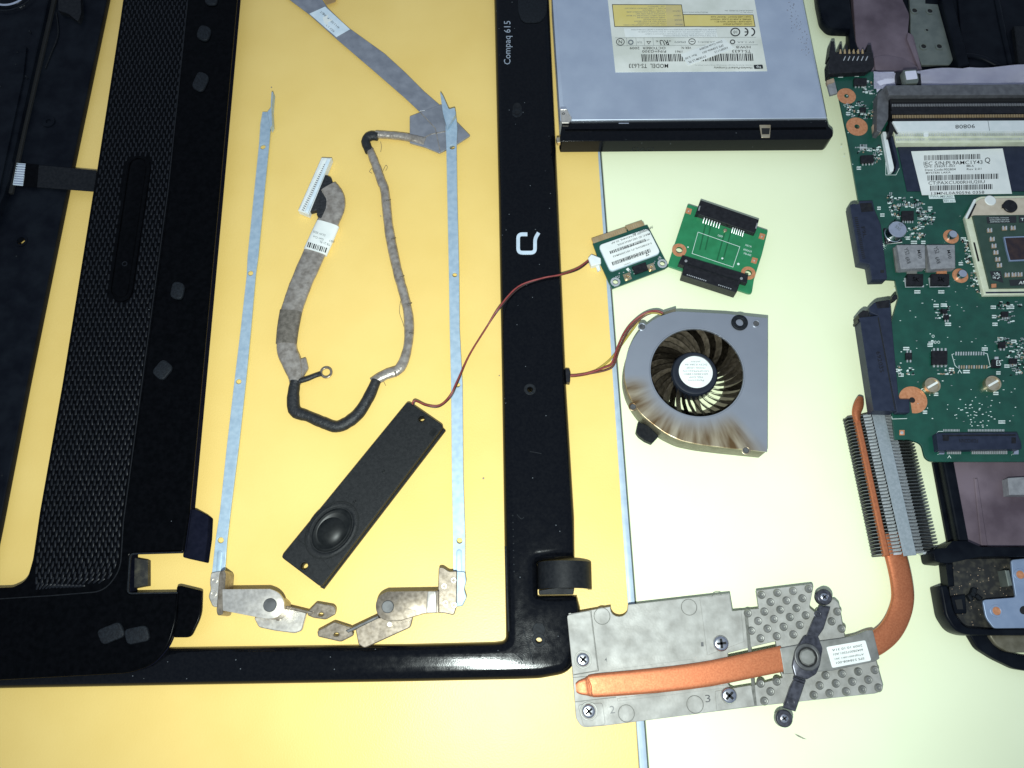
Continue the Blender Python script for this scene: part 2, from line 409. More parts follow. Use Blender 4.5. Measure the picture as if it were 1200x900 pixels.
class Acc:
    """many small pieces joined into one part"""
    def __init__(s): s.bm = bmesh.new()
    def quad(s, pts, z): s.bm.faces.new([s.bm.verts.new(W(x, y, z)) for x, y in pts])
    def prism(s, pts, z0, z1, b=0): add_prism(s.bm, [W(x, y, z1) for x, y in pts], z0, z1, b)
    def build(s, name, mat, parent, kind=None, smooth=None):
        o = frombm(name, s.bm, mat, parent, smooth)
        if kind: o['kind'] = kind
        return o
_tc = {}
def textmesh(s, bold):
    if (s, bold) not in _tc:
        cu = bpy.data.curves.new('t', 'FONT'); cu.body = s; cu.size = 10; cu.resolution_u = 2; cu.offset = bold
        cu.align_x = 'LEFT'
        o = bpy.data.objects.new('t', cu); me = bpy.data.meshes.new_from_object(o)
        V = [v.co.copy() for v in me.vertices]; Fc = [tuple(p.vertices) for p in me.polygons]
        bpy.data.objects.remove(o); bpy.data.curves.remove(cu); bpy.data.meshes.remove(me)
        _tc[(s, bold)] = (V, Fc)
    return _tc[(s, bold)]
def text(s, cx, cy, w, h, ang, z, parent, mat, bold=0.0, name='printed_text', shear=0.0, plane=None):
    """flat print: text s fitted to w x h photo pixels around (cx, cy), reading direction ang"""
    V, Fc = textmesh(s, bold)
    x0, x1 = min(v.x for v in V), max(v.x for v in V); y0, y1 = min(v.y for v in V), max(v.y for v in V)
    c, q = math.cos(math.radians(ang)), math.sin(math.radians(ang)); vs = []
    for v in V:
        a = ((v.x-x0)/max(x1-x0, 1e-6)-.5)*w; b = ((v.y-y0)/max(y1-y0, 1e-6)-.5)*h; a += shear*b
        p = W(cx+c*a+q*b, cy+q*a-c*b, z)
        if plane:                                   # print on an upright face instead of a level one
            o, nn = plane; e_ = Vector((0, 0, H)); d = p-e_; p = e_+d*((o-e_).dot(nn)/d.dot(nn))
        vs.append(p)
    me = bpy.data.meshes.new(name); me.from_pydata(vs, [], Fc)
    return link(name, me, mat, parent)
def barcode(cx, cy, w, h, ang, z, parent, mat, n=40, name='barcode', shear=0.0):
    a = Acc(); c, q = math.cos(math.radians(ang)), math.sin(math.radians(ang)); x = -w/2; u = w/n
    while x < w/2-u*.3:
        bw = u*random.choice((.35, .35, .55, .8))
        a.quad([(cx+c*(X+shear*Y)-q*Y, cy+q*(X+shear*Y)+c*Y) for X, Y in ((x, -h/2), (x+bw, -h/2), (x+bw, h/2), (x, h/2))], z)
        x += bw+u*random.choice((.35, .45, .6))
    return a.build(name, mat, parent)
def stroke(name, pts, wpx, z0, z1, mat, parent, closed=False):
    """flat raised line of constant pixel width along a pixel path"""
    v = [Vector(p) for p in pts]; n = len(v); Lp, Rp = [], []
    for i in range(n):
        a = v[i]-v[i-1] if (i or closed) else v[1]-v[0]
        b = v[(i+1) % n]-v[i] if (i < n-1 or closed) else a
        a = a.normalized(); b = b.normalized(); m = Vector((-a.y-b.y, a.x+b.x))
        m.normalize(); k = max(.4, m.dot(Vector((-a.y, a.x))))
        Lp.append(v[i]+m*wpx/2/k); Rp.append(v[i]-m*wpx/2/k)
    bm = bmesh.new()
    R = [[bm.verts.new(W(p.x, p.y, z1)) for p in Lp], [bm.verts.new(W(p.x, p.y, z1)) for p in Rp]]
    for i in range(n if closed else n-1):
        j = (i+1) % n; bm.faces.new((R[0][i], R[0][j], R[1][j], R[1][i]))
    if z1-z0 > .01:
        r = bmesh.ops.extrude_face_region(bm, geom=list(bm.faces))
        for g in r['geom']:
            if isinstance(g, bmesh.types.BMVert): g.co.z = z0
    return frombm(name, bm, mat, parent)
def screw(px, py, r, z, mat, parent, name='screw', cross=True, depth=1.2):
    s = cyl(name, px, py, r, z-.6, z+depth*.6, mat, parent, b=r*.35, steps=3)
    k = pxmm(px, py, z)
    a = Acc(); t = random.uniform(0, 90)
    for q in ((t, t+90) if cross else (-30,)):
        a.prism(rect(px, py, r*1.25*k, r*.32*k, q), z+depth*.6-.1, z+depth*.6+.03)
    a.build('screw_slot', m_hole if cross else m_pin, s)
    return s

# ------------------------------------------------------------------ the table: two panels and the trim between them
tb = bmesh.new(); add_prism(tb, [W(x, y, 0) for x, y in ((-500, -500), (688-48*.08+.2, -500), (688+8.2+0*.0, 100), (749, 900), (749+48, 1500), (-500, 1500))], -18, 0, .3)
yel = frombm('yellow_table_top', tb, m_yel, None)
dress(yel, 'yellow laminate table top under the laptop parts', kind='structure')
poly('table_edge_trim', [(640, -500), (645.5, -500), (697.2, 100), (759.2, 900), (812, 1500), (797.6, 1500), (749.4, 900), (690, 100)], -18, -.05, m_trim, yel, b=.5, steps=2)
tw = bmesh.new(); add_prism(tw, [W(x, y, 0) for x, y in ((648.5, -500), (1900, -500), (1900, 1500), (815, 1500), (760.9, 900), (698.9, 100))], -18, 0, .3)
wht = frombm('cream_table_top', tw, m_wht, None)
dress(wht, 'pale cream laminate table top beside the grey trim', kind='structure')
poly('table_joint', [(640, -500), (652, -500), (702, 100), (764, 900), (820, 1500), (800, 1500), (752, 900), (692, 100)], -19, -2.5, m_gap, wht, b=0)

m_mark = MAT('graphite_mark', (.16, .15, .12), (.40, .38, .28), rough=.7, scale=900)
poly('pencil_mark', [(931, 859.5), (936, 861.5), (945.5, 866.5), (940, 865.5), (934, 862.5)], -.2, .02, m_mark, wht, b=0)
for x, y, r in ((566.5, 560.5, .45), (446, 253, .3), (318, 102, .35), (585, 440, .3)): cyl('crumb', x, y, r, -.1, .3, m_mark, yel, b=.1, n=8)
# ------------------------------------------------------------------ display bezel (L-shaped corner of the frame)
bz = thing('laptop_lid_front', 'glossy black display bezel lying flat with a silver logo and lettering', 'bezel', 620, 500)
out = [(577, -60), (579, 0), (584, 225), (588, 450), (591.5, 675), (592.5, 738, 0), (592.5, 751, 9), (579, 752.5, 0), (480, 755), (220, 758.5), (-60, 762),
       (-60, 809), (0, 807), (220, 803), (480, 799), (600, 796.5), (632, 795.5, 6), (668, 789, 14), (681, 760, 12), (680.5, 712), (676.5, 697, 0),
       (630.5, 697.5, 2), (629.5, 657, 3), (674, 652, 0), (673.5, 605), (664, 450), (654.5, 225), (644, 0), (641, -60)]
bzp = rnd(out, 0, 6)
hl = [(606, 133), (621, 457), (631.5, 751)]
frame = holed('frame', [W(x, y, 6) for x, y in bzp], [], -6, 6, m_blk, bz, b=4.2, smooth=60, res=6, cutz=.05, drill=[(W(x, y, 6), 1.25) for x, y in hl])
for x, y in hl: ring('screw_boss', x, y-1.0, 2.7, 1.3, 5.8, 6.3, m_rub, bz, b=.2)
poly('recess_rim', ell(606, 127, 5.5, 7), 5.9, 6.2, m_blkm, bz, b=.1)
poly('recess_rim', ell(631.5, 738, 7.5, 8.5), 5.9, 6.25, m_rub, bz, b=.15)
poly('rubber_pad', rnd([(607, -6), (643-2, -6), (641, 16), (633, 26), (612, 26), (607, 14)], 6), 5.9, 6.7, m_rub, bz, b=.3, steps=2)
text('Compaq 615', 595.6, 50, 51, 10.2, -90, 6.06, bz, m_grayprint, .02, 'lettering')
# emblem: an open rounded square with a tail
em = rnd([(618, 274.4), (607.2, 274.4, 5), (607.2, 296, 5), (627, 296, 5), (627, 279.5, 5), (631.2, 272.6)], 0, 5)
stroke('emblem', em, 4.2, 6.0, 6.35, m_logo, bz)
# a hinge cover: half ring bridging the gap in the rail
def arch(name, x0, x1, y0, y1, z0, rz, th, mat, parent):
    bm = bmesh.new(); a = W(x0, y0, z0); b = W(x1, y0, z0); c = W(x0, y1, z0)
    ex = (b-a); ey = Vector((ex.y, -ex.x, 0)).normalized()*((c-a).length); R = ex.length/2; ex.normalize(); mid = (a+b)/2
    n = 18; rows = []
    for k in range(n+1):
        t = math.pi*k/n
        row = []
        for (rr, zz) in ((R, rz), (R-th, rz-th)):
            p = mid-ex*math.cos(t)*rr+Vector((0, 0, math.sin(t)**.8*zz))
            row += [bm.verts.new(p), bm.verts.new(p+ey)]
        rows.append(row)
    for r, s in zip(rows, rows[1:]):
        for i, j in ((0, 1), (1, 3), (3, 2), (2, 0)): bm.faces.new((r[i], r[j], s[j], s[i]))
    for r in (rows[0], rows[-1]): bm.faces.new((r[0], r[1], r[3], r[2]))
    bmesh.ops.bevel(bm, geom=[e for e in bm.edges if abs(e.calc_face_angle(0)) > 1.2], offset=.25, segments=2, affect='EDGES')
    return frombm(name, bm, mat, parent, 50)
arch('hinge_cover', 629.5, 692.5, 660, 691, 0, 11.5, 1.6, m_blkm, bz)
poly('cover_lip', rnd([(631, 692), (652, 688.5), (673, 689.5), (672, 696.5), (632, 697)], 1), 2.5, 4.2, m_blkm, bz, b=.4)
sweep('seam_rib', [(592.5, 640, 6.0, 1.0, .5), (596, 740, 6.0, 1.0, .5)], m_blkm, bz, sub=2, n=8)
for i in range(9): cyl('clip_dot', 601+i*.18, 604+i*8.2, .35, 5.8, 6.15, m_rub, bz, b=.1, n=8)
for pts in ([(612.5, 736), (618, 752), (624, 773), (626, 779)], [(604, 766), (609, 770), (613, 774)], [(621, 529), (627, 530), (634.5, 531.5)], [(606, 603), (611, 608), (614, 606)]):
    sweep('scratch', [(x, y, 6.0, .3, .12) for x, y in pts], m_rub, bz, sub=3, n=6)

# ------------------------------------------------------------------ keyboard deck with its woven strip
ZD = 9.0
dk = thing('keyboard_deck', 'black laptop keyboard surround with woven texture strip and hinge notch', 'laptop part', 140, 500)
dpts = [(150, -60), (144, 0), (113, 200), (108.5, 226), (72.5, 450), (46, 600), (38, 655, 4), (31, 680, 12), (14, 688, 4), (-60, 690), (-60, 800), (0, 797), (150, 789, 10), (178, 780, 14), (199, 755, 12), (206.5, 728, 6),
        (208.5, 694, 1), (149.5, 696, 4), (152, 648, 5), (215, 646.5, 1), (222, 598), (257, 224), (277.5, 0), (283, -60)]
dp = rnd(dpts, 0, 6)
poly('top_shell', dp, 7.3, ZD, m_deck, dk, b=.68, holes=[], smooth=60)
poly('under_shell', dp, 6.35, 7.3, m_side, dk, b=.05, holes=[], zp=ZD)
skirt = [(150, -60), (113, 200), (72.5, 450), (46, 600), (38, 660), (140, 742), (149, 742), (151, 647), (222-6, 640), (222-3, 598), (257-3, 224), (280, -60)]
poly('skirt', skirt, .2, ZD-2, m_side, dk, b=.3, zp=ZD)
# the two hinge tabs
poly('hinge_tab', rnd([(219, 597), (229, 596.5), (244.3, 605), (243, 630), (239, 658.5), (214, 653)], 2), .3, 6.0, m_side, dk, b=1.2, steps=3)
poly('hinge_tab', rnd([(207, 687), (211, 686), (236, 692, 2), (235, 722, 8), (223, 747, 6), (203, 747)], 2), 6.4, 8.0, m_deck, dk, b=1.2, steps=3)
poly('notch_wall', [(151, 652), (173, 656), (173, 686), (151, 690)], .3, 3.4, m_dustlit, dk, b=.3)  # lit look of the wall put into its colour
stroke('notch_rim', rnd([(214, 647.3), (152.5, 649, 5), (149.5, 695.5, 5), (208, 694.6)], 0, 5), 1.8, ZD-.3, ZD+.35, m_rub, dk)
stroke('panel_seam', rnd([(222, -20), (197, 222), (166.5, 448), (144.5, 612), (141, 668, 14), (122, 693, 14), (60, 698), (-20, 703)], 0, 6), 1.2, ZD-.2, ZD+.28, m_blkm, dk)
stroke('panel_seam', [(199, 224), (168.5, 450), (152, 560)], .8, ZD-.2, ZD+.2, m_deck, dk)
def interp(tab, y):
    for (y0, x0), (y1, x1) in zip(tab, tab[1:]):
        if y <= y1: return x0+(x1-x0)*(y-y0)/(y1-y0)
    return tab[-1][1]
LT = [(-60, 156), (0, 147), (200, 116), (226, 111.5), (450, 75.5), (600, 49), (655, 42), (668, 41), (700, 41)]
RT = [(-60, 228), (0, 221), (225, 195.5), (450, 165), (605, 143), (655, 139), (672, 133), (684, 120), (691, 60)]
# real rows along the strip: pitch constant in millimetres
wb = bmesh.new(); wcol = 26; y = -20.0; row = 0
def inpill(x, y): # the long oval frame in the weave
    t = max(0, min(1, (y-196)/(339-196))); cx = 162+(141-162)*t; cy = 196+(339-196)*t
    return (x-cx)**2+(y-cy)**2 < 15.5**2
while y < 689:
    k = pxmm(150, y, ZD)
    for c in range(wcol):
        l, r = interp(LT, y), interp(RT, y); f = (c+.5)/wcol
        yy = y+(c % 2)*2.2*k
        l, r = interp(LT, yy), interp(RT, yy); x = l+(r-l)*f
        if inpill(x, yy) or yy > 689: continue
        if yy > 650 and x > interp(RT, yy)-1: continue
        ctr = W(x, yy, ZD); d = (W(*(lambda Y: (interp(LT, Y)+(interp(RT, Y)-interp(LT, Y))*f, Y))(yy-6 if yy < 640 else yy-6), ZD)-ctr); d.z = 0; d.normalize(); s = Vector((-d.y, d.x, 0))
        hw, hl_, hh = .60, 1.75, .40+random.uniform(-.06, .08)
        d = (d+s*random.uniform(-.12, .12)).normalized()
        q = [wb.verts.new(ctr+s*a*hw+d*b*hl_+Vector((0, 0, -.15))) for a, b in ((-1, -.75), (0, -1), (1, -.75), (1, .75), (0, 1), (-1, .75))]
        t1, t2 = wb.verts.new(ctr+d*.72*hl_+Vector((0, 0, hh))), wb.verts.new(ctr-d*.78*hl_+Vector((0, 0, hh*.55)))
        for fc in ((q[0], q[1], t2), (q[1], q[2], t2), (q[2], q[3], t1, t2), (q[3], q[4], t1), (q[4], q[5], t1), (q[5], q[0], t2, t1)): wb.faces.new(fc)
    y += 4.4*k; row += 1
wv = frombm('woven_strip', wb, m_weave, dk, 80); wv['kind'] = 'stuff'
def pill(x0, y0, x1, y1, r, n=10):
    a = math.atan2(y1-y0, x1-x0); o = []
    for i in range(n+1): t = a-math.pi/2+math.pi*i/n; o.append((x1+r*math.cos(t), y1+r*math.sin(t)))
    for i in range(n+1): t = a+math.pi/2+math.pi*i/n; o.append((x0+r*math.cos(t), y0+r*math.sin(t)))
    return o
poly('button_frame', pill(162, 196, 141, 339, 14), ZD-.5, ZD+.55, m_deck, dk, holes=[pill(162, 196, 141, 339, 11)], b=.2)
poly('button_bar', pill(162, 196, 141, 339, 9), ZD-.5, ZD+.3, m_deck, dk, b=.25, steps=2)
ring('button_stud', 146, 309, 1.3, .8, ZD+.2, ZD+.5, m_weave, dk, b=.1)
for x, y, w, h, a in ((247, -2, 15, 14, 0), (238.5, 38, 15, 17, 20), (234.5, 95, 15, 22, 25), (207.5, 340, 15, 20, 12), (190, 433, 22, 17, -50), (129.5, 742, 30, 19, -22), (160, 744, 28, 19, -12)):
    poly('rubber_foot', rnd(rect(x, y, w, h, a), 6.5, 4), ZD-.2, ZD+1.2, m_rub, dk, b=.6, steps=3)
sweep('sheen_rib', [(46, 697, ZD-.25, 9, 1.0), (39, 740, ZD-.25, 9, 1.0), (34, 775, ZD-.6, 8, 1)], m_deck, dk, sub=4)  # low ridge shaped to stand in for a soft sheen on the deck
rb = poly('ribbon_cable', [(29, 192), (113, 199.5), (112, 224.5), (28, 218)], 5.2, 5.6, m_blkm, dk, b=.05)
poly('stiffener', [(30, 191.5), (45, 193), (43, 219.5), (28, 218.5)], 5.6, 5.8, m_deck, rb, b=.05)
for i in range(9): poly('contact', [(19.5-i*.42+0, 191.5+i*2.8), (30-i*.42, 192.3+i*2.8), (29.7-i*.42, 194.1+i*2.8), (19.2-i*.42, 193.3+i*2.8)], 5.6, 5.75, m_chrome, rb, b=0)
poly('contact_strip', [(19.5, 191), (30.2, 191.8), (26.5, 217.5), (15, 216.5)], 5.3, 5.62, m_paperb, rb, b=0)

# ------------------------------------------------------------------ palm rest edge at the far left
pr = thing('palm_rest', 'black underside of laptop palm rest cut off by the left picture edge', 'laptop part', 30, 200)
poly('lower_shell', [(-80, -60), (137, -60), (125, 0), (85, 190), (77.5, 225), (31.5, 450), (0, 612), (-14, 680), (-80, 680)], .2, 4, m_case, pr, b=.6, holes=[circ(24.3, 282, 1.9, 4, 14)])
ring('screw_boss', 24.3, 282, 3.0, 1.95, 3.9, 4.4, m_case, pr)
ring('screw_boss', 56.5, 142, 3.2, 1.3, 3.9, 4.6, m_case, pr); cyl('brass_insert', 58, 146.5, .7, 4, 4.4, m_golds, pr, b=.1, n=10)
poly('inner_step', [(-80, -60), (66, -60), (56, 0), (5, 225), (-80, 420)], 3.9, 8.5, m_case, pr, b=.5)
poly('rib', [(61, -10), (67, -10), (30, 150), (14, 226), (9, 226), (25, 150)], 3.9, 5.5, m_hole, pr, b=.2)
poly('inner_pocket', rnd([(-60, 54), (31, 53), (27, 90), (-2, 225), (-60, 300)], 3), 8.4, 9.6, m_case, pr, b=.4)
poly('clip_tab', rnd([(68, -10), (94, -8), (95, 16, 3), (91, 25, 3), (80, 16, 2), (68, 12)], 1), 3.9, 7, m_blkm, pr, b=.4)
stroke('wire_ring', [topx(W(10, -14, 10)+Vector((math.cos(t), math.sin(t), 0))*11.0) for t in [math.pi*(1.02+.98*i/24) for i in range(25)]], 2.2, 9.6, 10.2, m_chrome, pr)
stroke('wire_ring', [topx(W(10, -14, 10)+Vector((math.cos(t), math.sin(t), 0))*14.5) for t in [math.pi*(1.05+.9*i/24) for i in range(25)]], 1, 9.6, 10.0, m_rub, pr)
for x, y in ((30, 89), (0, 101), (20, 61), (34, 36), (18, 75), (2, 557), (19, 300)): cyl('plastic_pip', x, y, .45, 4 if y > 200 else 8.4, (4.3 if y > 200 else 9.9), m_rub, pr, b=.1, n=8)
sweep('thin_wire', [(66, 15, 4.4, .8, .8), (68, 40, 4.4, .8, .8), (60, 62, 4.4, .8, .8), (53, 80, 4.4, .8, .8)], m_blkm, pr, n=8)

# ------------------------------------------------------------------ hinges with their long screen strips
def strip_outline(l, r): return [(x, y) for x, y in l]+[(x, y) for x, y in reversed(r)]
h1 = thing('screen_hinge', 'screen hinge with long zinc strip beside the black keyboard deck', 'hinge', 285, 400, group='screen hinges')
L = [(307.5, 131), (305, 145), (303.5, 168), (298, 222), (290, 300), (289, 322), (282, 385), (274.5, 447), (266, 520), (257.5, 600), (252.5, 632), (247.8, 676)]
R = [(315, 131), (317, 150), (315, 172), (310, 222), (302.5, 300), (299.5, 322), (294, 385), (288, 447), (280, 520), (270, 600), (266, 634), (263, 676)]
poly('strip', strip_outline(L, R), 1.0, 2.0, m_zinc, h1, holes=[ell(308, 172, 3.2, 2.6, -20), ell(293.5, 320, 3.1, 3), ell(279.5, 447, 3.2, 3), ell(258.5, 633, 3.6, 3.5)], b=.15)
poly('bent_tip', [(313, 131), (317, 126), (318, 107), (319.8, 107.5), (318, 128), (319, 146), (316.5, 150)], 1.0, 5.0, m_zinc, h1, b=.2)
poly('slot_rib', pill(257.5, 648, 255.5, 676, 3), 1.9, 2.3, m_zinc, h1, b=.2, steps=2)
poly('base_plate', rnd([(247, 671), (264, 668), (262, 690), (257, 712), (249, 711), (244, 699), (247, 690), (245.5, 683)], 3), 2.0, 3.6, m_nick, h1, b=.3)
for x, y in ((251.2, 680), (249.8, 696)): ring('rivet', x, y, 1.35, .7, 3.5, 4.0, m_nick, h1)
poly('flange', rnd([(257, 671), (262, 667.5), (264.5, 672), (261, 720), (255, 721.5), (253.5, 716)], 2), 3.5, 13.5, m_nickd, h1, b=.3)
poly('arm', rnd([(260.5, 690.5), (316, 690, 0), (326, 693.5, 6), (333, 703, 8), (332.5, 715, 8), (324, 724.5, 8), (313, 725.5, 6), (297, 722.5), (261, 715.5)], 1), 12, 14, m_nick, h1, b=.35, steps=2)
cyl('pivot_pin', 316, 709, 2.7, 10, 14.7, m_pin, h1, b=.25)
cyl('pivot_barrel', 320, 712, 4.6, .5, 12, m_nickd, h1, b=.2)
poly('lower_bracket', rnd([(297.5, 724), (333, 712), (359, 718), (353.5, 739, 3), (345, 742, 3), (322, 739), (303, 735, 3)], 2), 3.0, 4.6, m_nick, h1, b=.3)
poly('lower_arm', [(333, 709), (366, 717), (366, 720), (333, 713)], 3, 8.2, m_nickd, h1, b=.2)
poly('foot', rnd([(371, 706), (391, 709.5), (393.5, 713), (393, 719.5), (381, 726), (367, 724), (360, 721), (361, 716)], 2), 5.5, 7.2, m_nickd, h1, b=.4, holes=[ell(376, 720, 3, 2)])
cyl('stop_pin', 325.5, 725, .9, 4.5, 6, m_nickd, h1, b=.1, n=12)

h2 = thing('screen_hinge', 'screen hinge with long zinc strip next to the black display bezel', 'hinge', 535, 400, group='screen hinges')
L = [(522.5, 133), (522, 152), (523, 172), (524, 225), (526, 320), (527, 385), (528.5, 450), (529.5, 560), (531, 630), (531.2, 674)]
R = [(534, 130), (536, 150), (535, 172), (535.7, 225), (538, 320), (538.5, 385), (542, 450), (543, 560), (545.2, 630), (545, 674)]
poly('strip', strip_outline(L, R), 3.2, 4.2, m_zinc, h2, holes=[ell(530, 172.5, 3.1, 2.3, -10), ell(532.8, 322, 2.7, 2.6), ell(536.3, 451, 3, 2.8), ell(538.5, 633.5, 3.4, 3.5)], b=.15)
poly('bent_tip', rnd([(515.5, 107), (519, 112), (526, 128), (533, 126), (534, 134), (524, 150), (519, 132)], 1.5), 3.2, 7.2, m_zinc, h2, b=.25)
poly('slot_rib', pill(538, 647, 537.5, 672, 3.4), 4.1, 4.5, m_zinc, h2, b=.2, steps=2)
poly('base_plate', rnd([(534, 669), (545, 670), (546.5, 681), (544, 690), (547, 700), (542, 710), (534, 711)], 2), 4.2, 6.0, m_zinc, h2, b=.3)
poly('flange', rnd([(514, 665), (519, 664.5), (526, 669.5), (535.5, 669), (535, 711), (532, 721, 3), (521, 718.5), (512.5, 718)], 2), 8.0, 9.4, m_nickd, h2, b=.3)
for x, y in ((520.5, 687), (522, 707), (531.5, 680), (532, 709)): ring('rivet', x, y, 1.2, .55, 9.3, 9.8, m_nick, h2)
poly('arm', rnd([(514, 692), (454, 693, 0), (445, 697, 6), (440, 706, 8), (440.5, 717, 8), (447, 726, 8), (460, 728, 6), (470, 727), (497, 719), (514, 718)], 1), 12, 14, m_nickd, h2, b=.35, steps=2)
poly('fold', rnd([(501, 692.5), (511, 692.5), (512, 718), (499, 718.5)], 2), 13.9, 14.9, m_nick, h2, b=.45, steps=3)
cyl('pivot_pin', 454.3, 711, 2.5, 10, 14.7, m_pin, h2, b=.25)
cyl('pivot_barrel', 456, 713, 4.4, .5, 12, m_nickd, h2, b=.2)
poly('lower_bracket', rnd([(416.5, 737), (442, 724), (484, 722), (481, 735, 3), (427, 759.5, 3), (420, 755, 2)], 2), 6.6, 8.2, m_nickd, h2, b=.3)
cyl('stop_pin', 456.5, 731.5, 1.1, 8, 9.2, m_nick, h2, b=.1, n=12)
poly('lower_arm', [(405, 739), (443, 721), (444, 724), (408, 741.5)], 6.5, 9.6, m_pin, h2, b=.2)
poly('foot', rnd([(371.5, 739.5), (392, 728.5), (412, 735), (414, 744.5), (399, 752), (372.5, 746)], 2), 6.4, 8.4, m_nickd, h2, b=.4, holes=[ell(394, 743.5, 3, 2)])

# ------------------------------------------------------------------ display cable
lc = thing('display_cable', 'grey taped display cable with white plug curling between the hinge strips', 'cable', 400, 300)
lo = [(318, -20), (340, 0), (362, 16.5), (395, 46), (437, 82), (475, 115), (491.5, 130.5)]
up = [(350, -20), (378, 0), (384, 9), (401, 25.5), (410, 33.5), (426, 45), (451, 63), (475, 85), (497, 107), (519, 126)]
poly('flat_ribbon', lo+list(reversed(up)), 1.2, 1.7, m_flat, lc, b=.1)
sl = poly('paper_label', [(362.5, 16), (381, 7.7), (410, 34.2), (394, 43.3)], 1.7, 1.85, m_paperb, lc, b=0)
for i, (s, cx, cy, w) in enumerate((('PTP-DT', 380.5, 17.5, 13), ('4H.L0E01.006', 388, 24.5, 26), ('REV 1.2', 387, 33, 12))): text(s, cx, cy, w, 2.6, 222, 1.88, sl, m_ink2)
poly('torn_tape', rnd([(378, 20.5), (385, 17), (383, 22), (390, 23), (384, 26), (385, 30), (380, 27)], .6), 1.85, 1.95, m_paper, sl, b=0)
poly('brown_film', [(374, -10), (396, -10), (393, 2), (383, 5.5), (381, 3)], 1.6, 1.9, m_foil, lc, b=.05)
poly('folded_patch', rnd([(480, 136), (493, 131), (517, 122), (535, 142), (551, 158.5), (534, 169.5), (515, 179), (498, 172), (480, 167)], 1), 1.5, 2.6, m_flat, lc, b=.25)
stroke('tape_crease', [(493, 132), (510, 150), (516, 178)], .9, 2.5, 2.8, m_tape, lc)
stroke('tape_crease', [(487, 166), (505, 157), (530, 152)], .9, 2.5, 2.8, m_tape, lc)
sweep('round_loom', [(498, 166, 2.2, 5, 2), (480, 161.5, 2.2, 4.2, 3.5), (462, 159, 2, 3.9, 3.6), (440, 157.5, 2, 3.9, 3.6)], m_tape, lc, jit=.05)
sweep('black_sleeve', [(443, 160, 2.1, 4.5, 4), (434, 159.5, 2.1, 5, 4), (428.5, 166, 2.1, 4.6, 4), (433, 178, 2.1, 4.3, 4)], m_cloth, lc, jit=.04)
sweep('round_loom', [(433.5, 176, 2, 4, 3.6), (440, 193, 2, 4.3, 3.7), (447, 213, 2, 4.4, 3.6), (451, 225, 2, 4.4, 3.6), (456, 270, 2, 4.5, 3.6), (465, 315, 2, 4.4, 3.6), (474.5, 350, 2, 4.4, 3.6), (479, 375, 2, 4.5, 3.6), (478, 405, 2, 4.3, 3.6), (469, 431, 2, 4.7, 3.4), (452, 439, 2, 5, 3.4), (436, 448, 2, 4.2, 3.6)], m_tape, lc, jit=.06, n=14)
for x, y, a in ((452, 235, 80), (458, 280, 78), (468, 325, 72), (477, 357, 70), (479, 390, 95), (462, 436, 160)):
    c, s = math.cos(math.radians(a+90)), math.sin(math.radians(a+90))
    sweep('tape_wrap', [(x-5.5*c, y-5.5*s, 1.8, .7, .5), (x-1.5*c+.8, y-1.5*s, 4.0, .8, .4), (x+5.5*c+2, y+5.5*s, 1.8, .7, .5)], m_taped, lc, n=6)
sweep('black_sleeve', [(441, 446, 2.6, 4.6, 4.6), (432, 466, 2.6, 5.2, 5), (418, 487, 2.6, 5.4, 5), (397, 500, 2.6, 5.2, 5), (380, 496, 2.6, 5.3, 5), (361, 488, 2.6, 5, 5), (346, 482, 2.6, 5.6, 5), (343.5, 466, 2.6, 5.5, 5), (346, 447, 2.6, 4.8, 4.6)], m_cloth, lc, jit=.05, n=14)
sweep('wide_loom', [(346, 450, 2, 5, 4), (346, 440, 2, 7, 4), (342, 425, 2, 9, 4), (336, 407, 2, 9.3, 4), (339, 375, 2, 10, 3.6), (351, 337, 2, 10.6, 3.4), (367, 300, 2, 11, 3.2), (381, 267, 2, 11, 3.2), (391, 246, 2.2, 10.5, 3.4), (392.5, 232, 2.6, 9.5, 3.4), (385, 219, 3, 8.5, 3)], m_tape, lc, jit=.02, n=16, sq=2.6)
poly('tape_flap', rnd([(340, 425), (358, 418), (361, 431), (354, 442), (346, 446)], 2), 1, 2.6, m_tape, lc, b=.4)
sweep('tape_overlap', [(341, 365, 2.05, 10.7, 4.0), (337.5, 385, 2.05, 10.3, 4.3), (335.5, 403, 2.05, 9.8, 4.3)], m_taped, lc, n=16, sq=2.6)
lb = sweep('paper_sleeve', [(369.5, 296, 2.05, 12.0, 3.7), (378, 277, 2.05, 12.0, 3.6), (384.5, 262.5, 2.05, 11.6, 3.7)], m_paper, lc, n=18, sq=2.8)
barcode(372, 290, 24, 6, 18, 3.99, lb, m_ink, 12)
for s, cx, cy, w in (('DLW SIDE', 374, 273.5, 15), ('Gen Cut', 373, 279, 13), ('TR 21 RL', 380.5, 285, 13), ('001', 389, 283, 6)): text(s, cx, cy, w, 2.4, 198, 3.99, lb, m_ink2, .02)
gl = sweep('ground_lead', [(349, 447, 2.5, 2.6, 2.4), (360, 444, 3, 2.4, 2.2), (370, 440, 2.5, 2.2, 2), (376, 438, 1.8, 2.6, 1.2)], m_cloth, lc)
ring('ring_terminal', 382, 436, 2.9, 1.8, .8, 1.7, m_nickd, lc, b=.2)
pl = poly('plug_housing', [(376.5, 184), (388.5, 184.5), (361.5, 251), (349, 246)], .6, 4.5, m_wplast, lc, b=.5)
poly('plug_ridge', [(383.5, 185.5), (387.5, 186), (360.5, 249.5), (357, 248)], 4.4, 5.3, m_paperb, pl, b=.3)
poly('plug_ridge', [(378, 186), (380.5, 186), (353, 246.5), (350.5, 246)], 4.4, 5.0, m_wplast, pl, b=.2)
ac = Acc()
for i in range(24):
    t = i/23; x, y = 380.6+(355-380.6)*t, 193+(246-193)*t
    ac.prism(rect(x, y, 2.4, .9, 22), 4.3, 4.85)
ac.build('plug_pins', m_grey, pl, 'stuff')
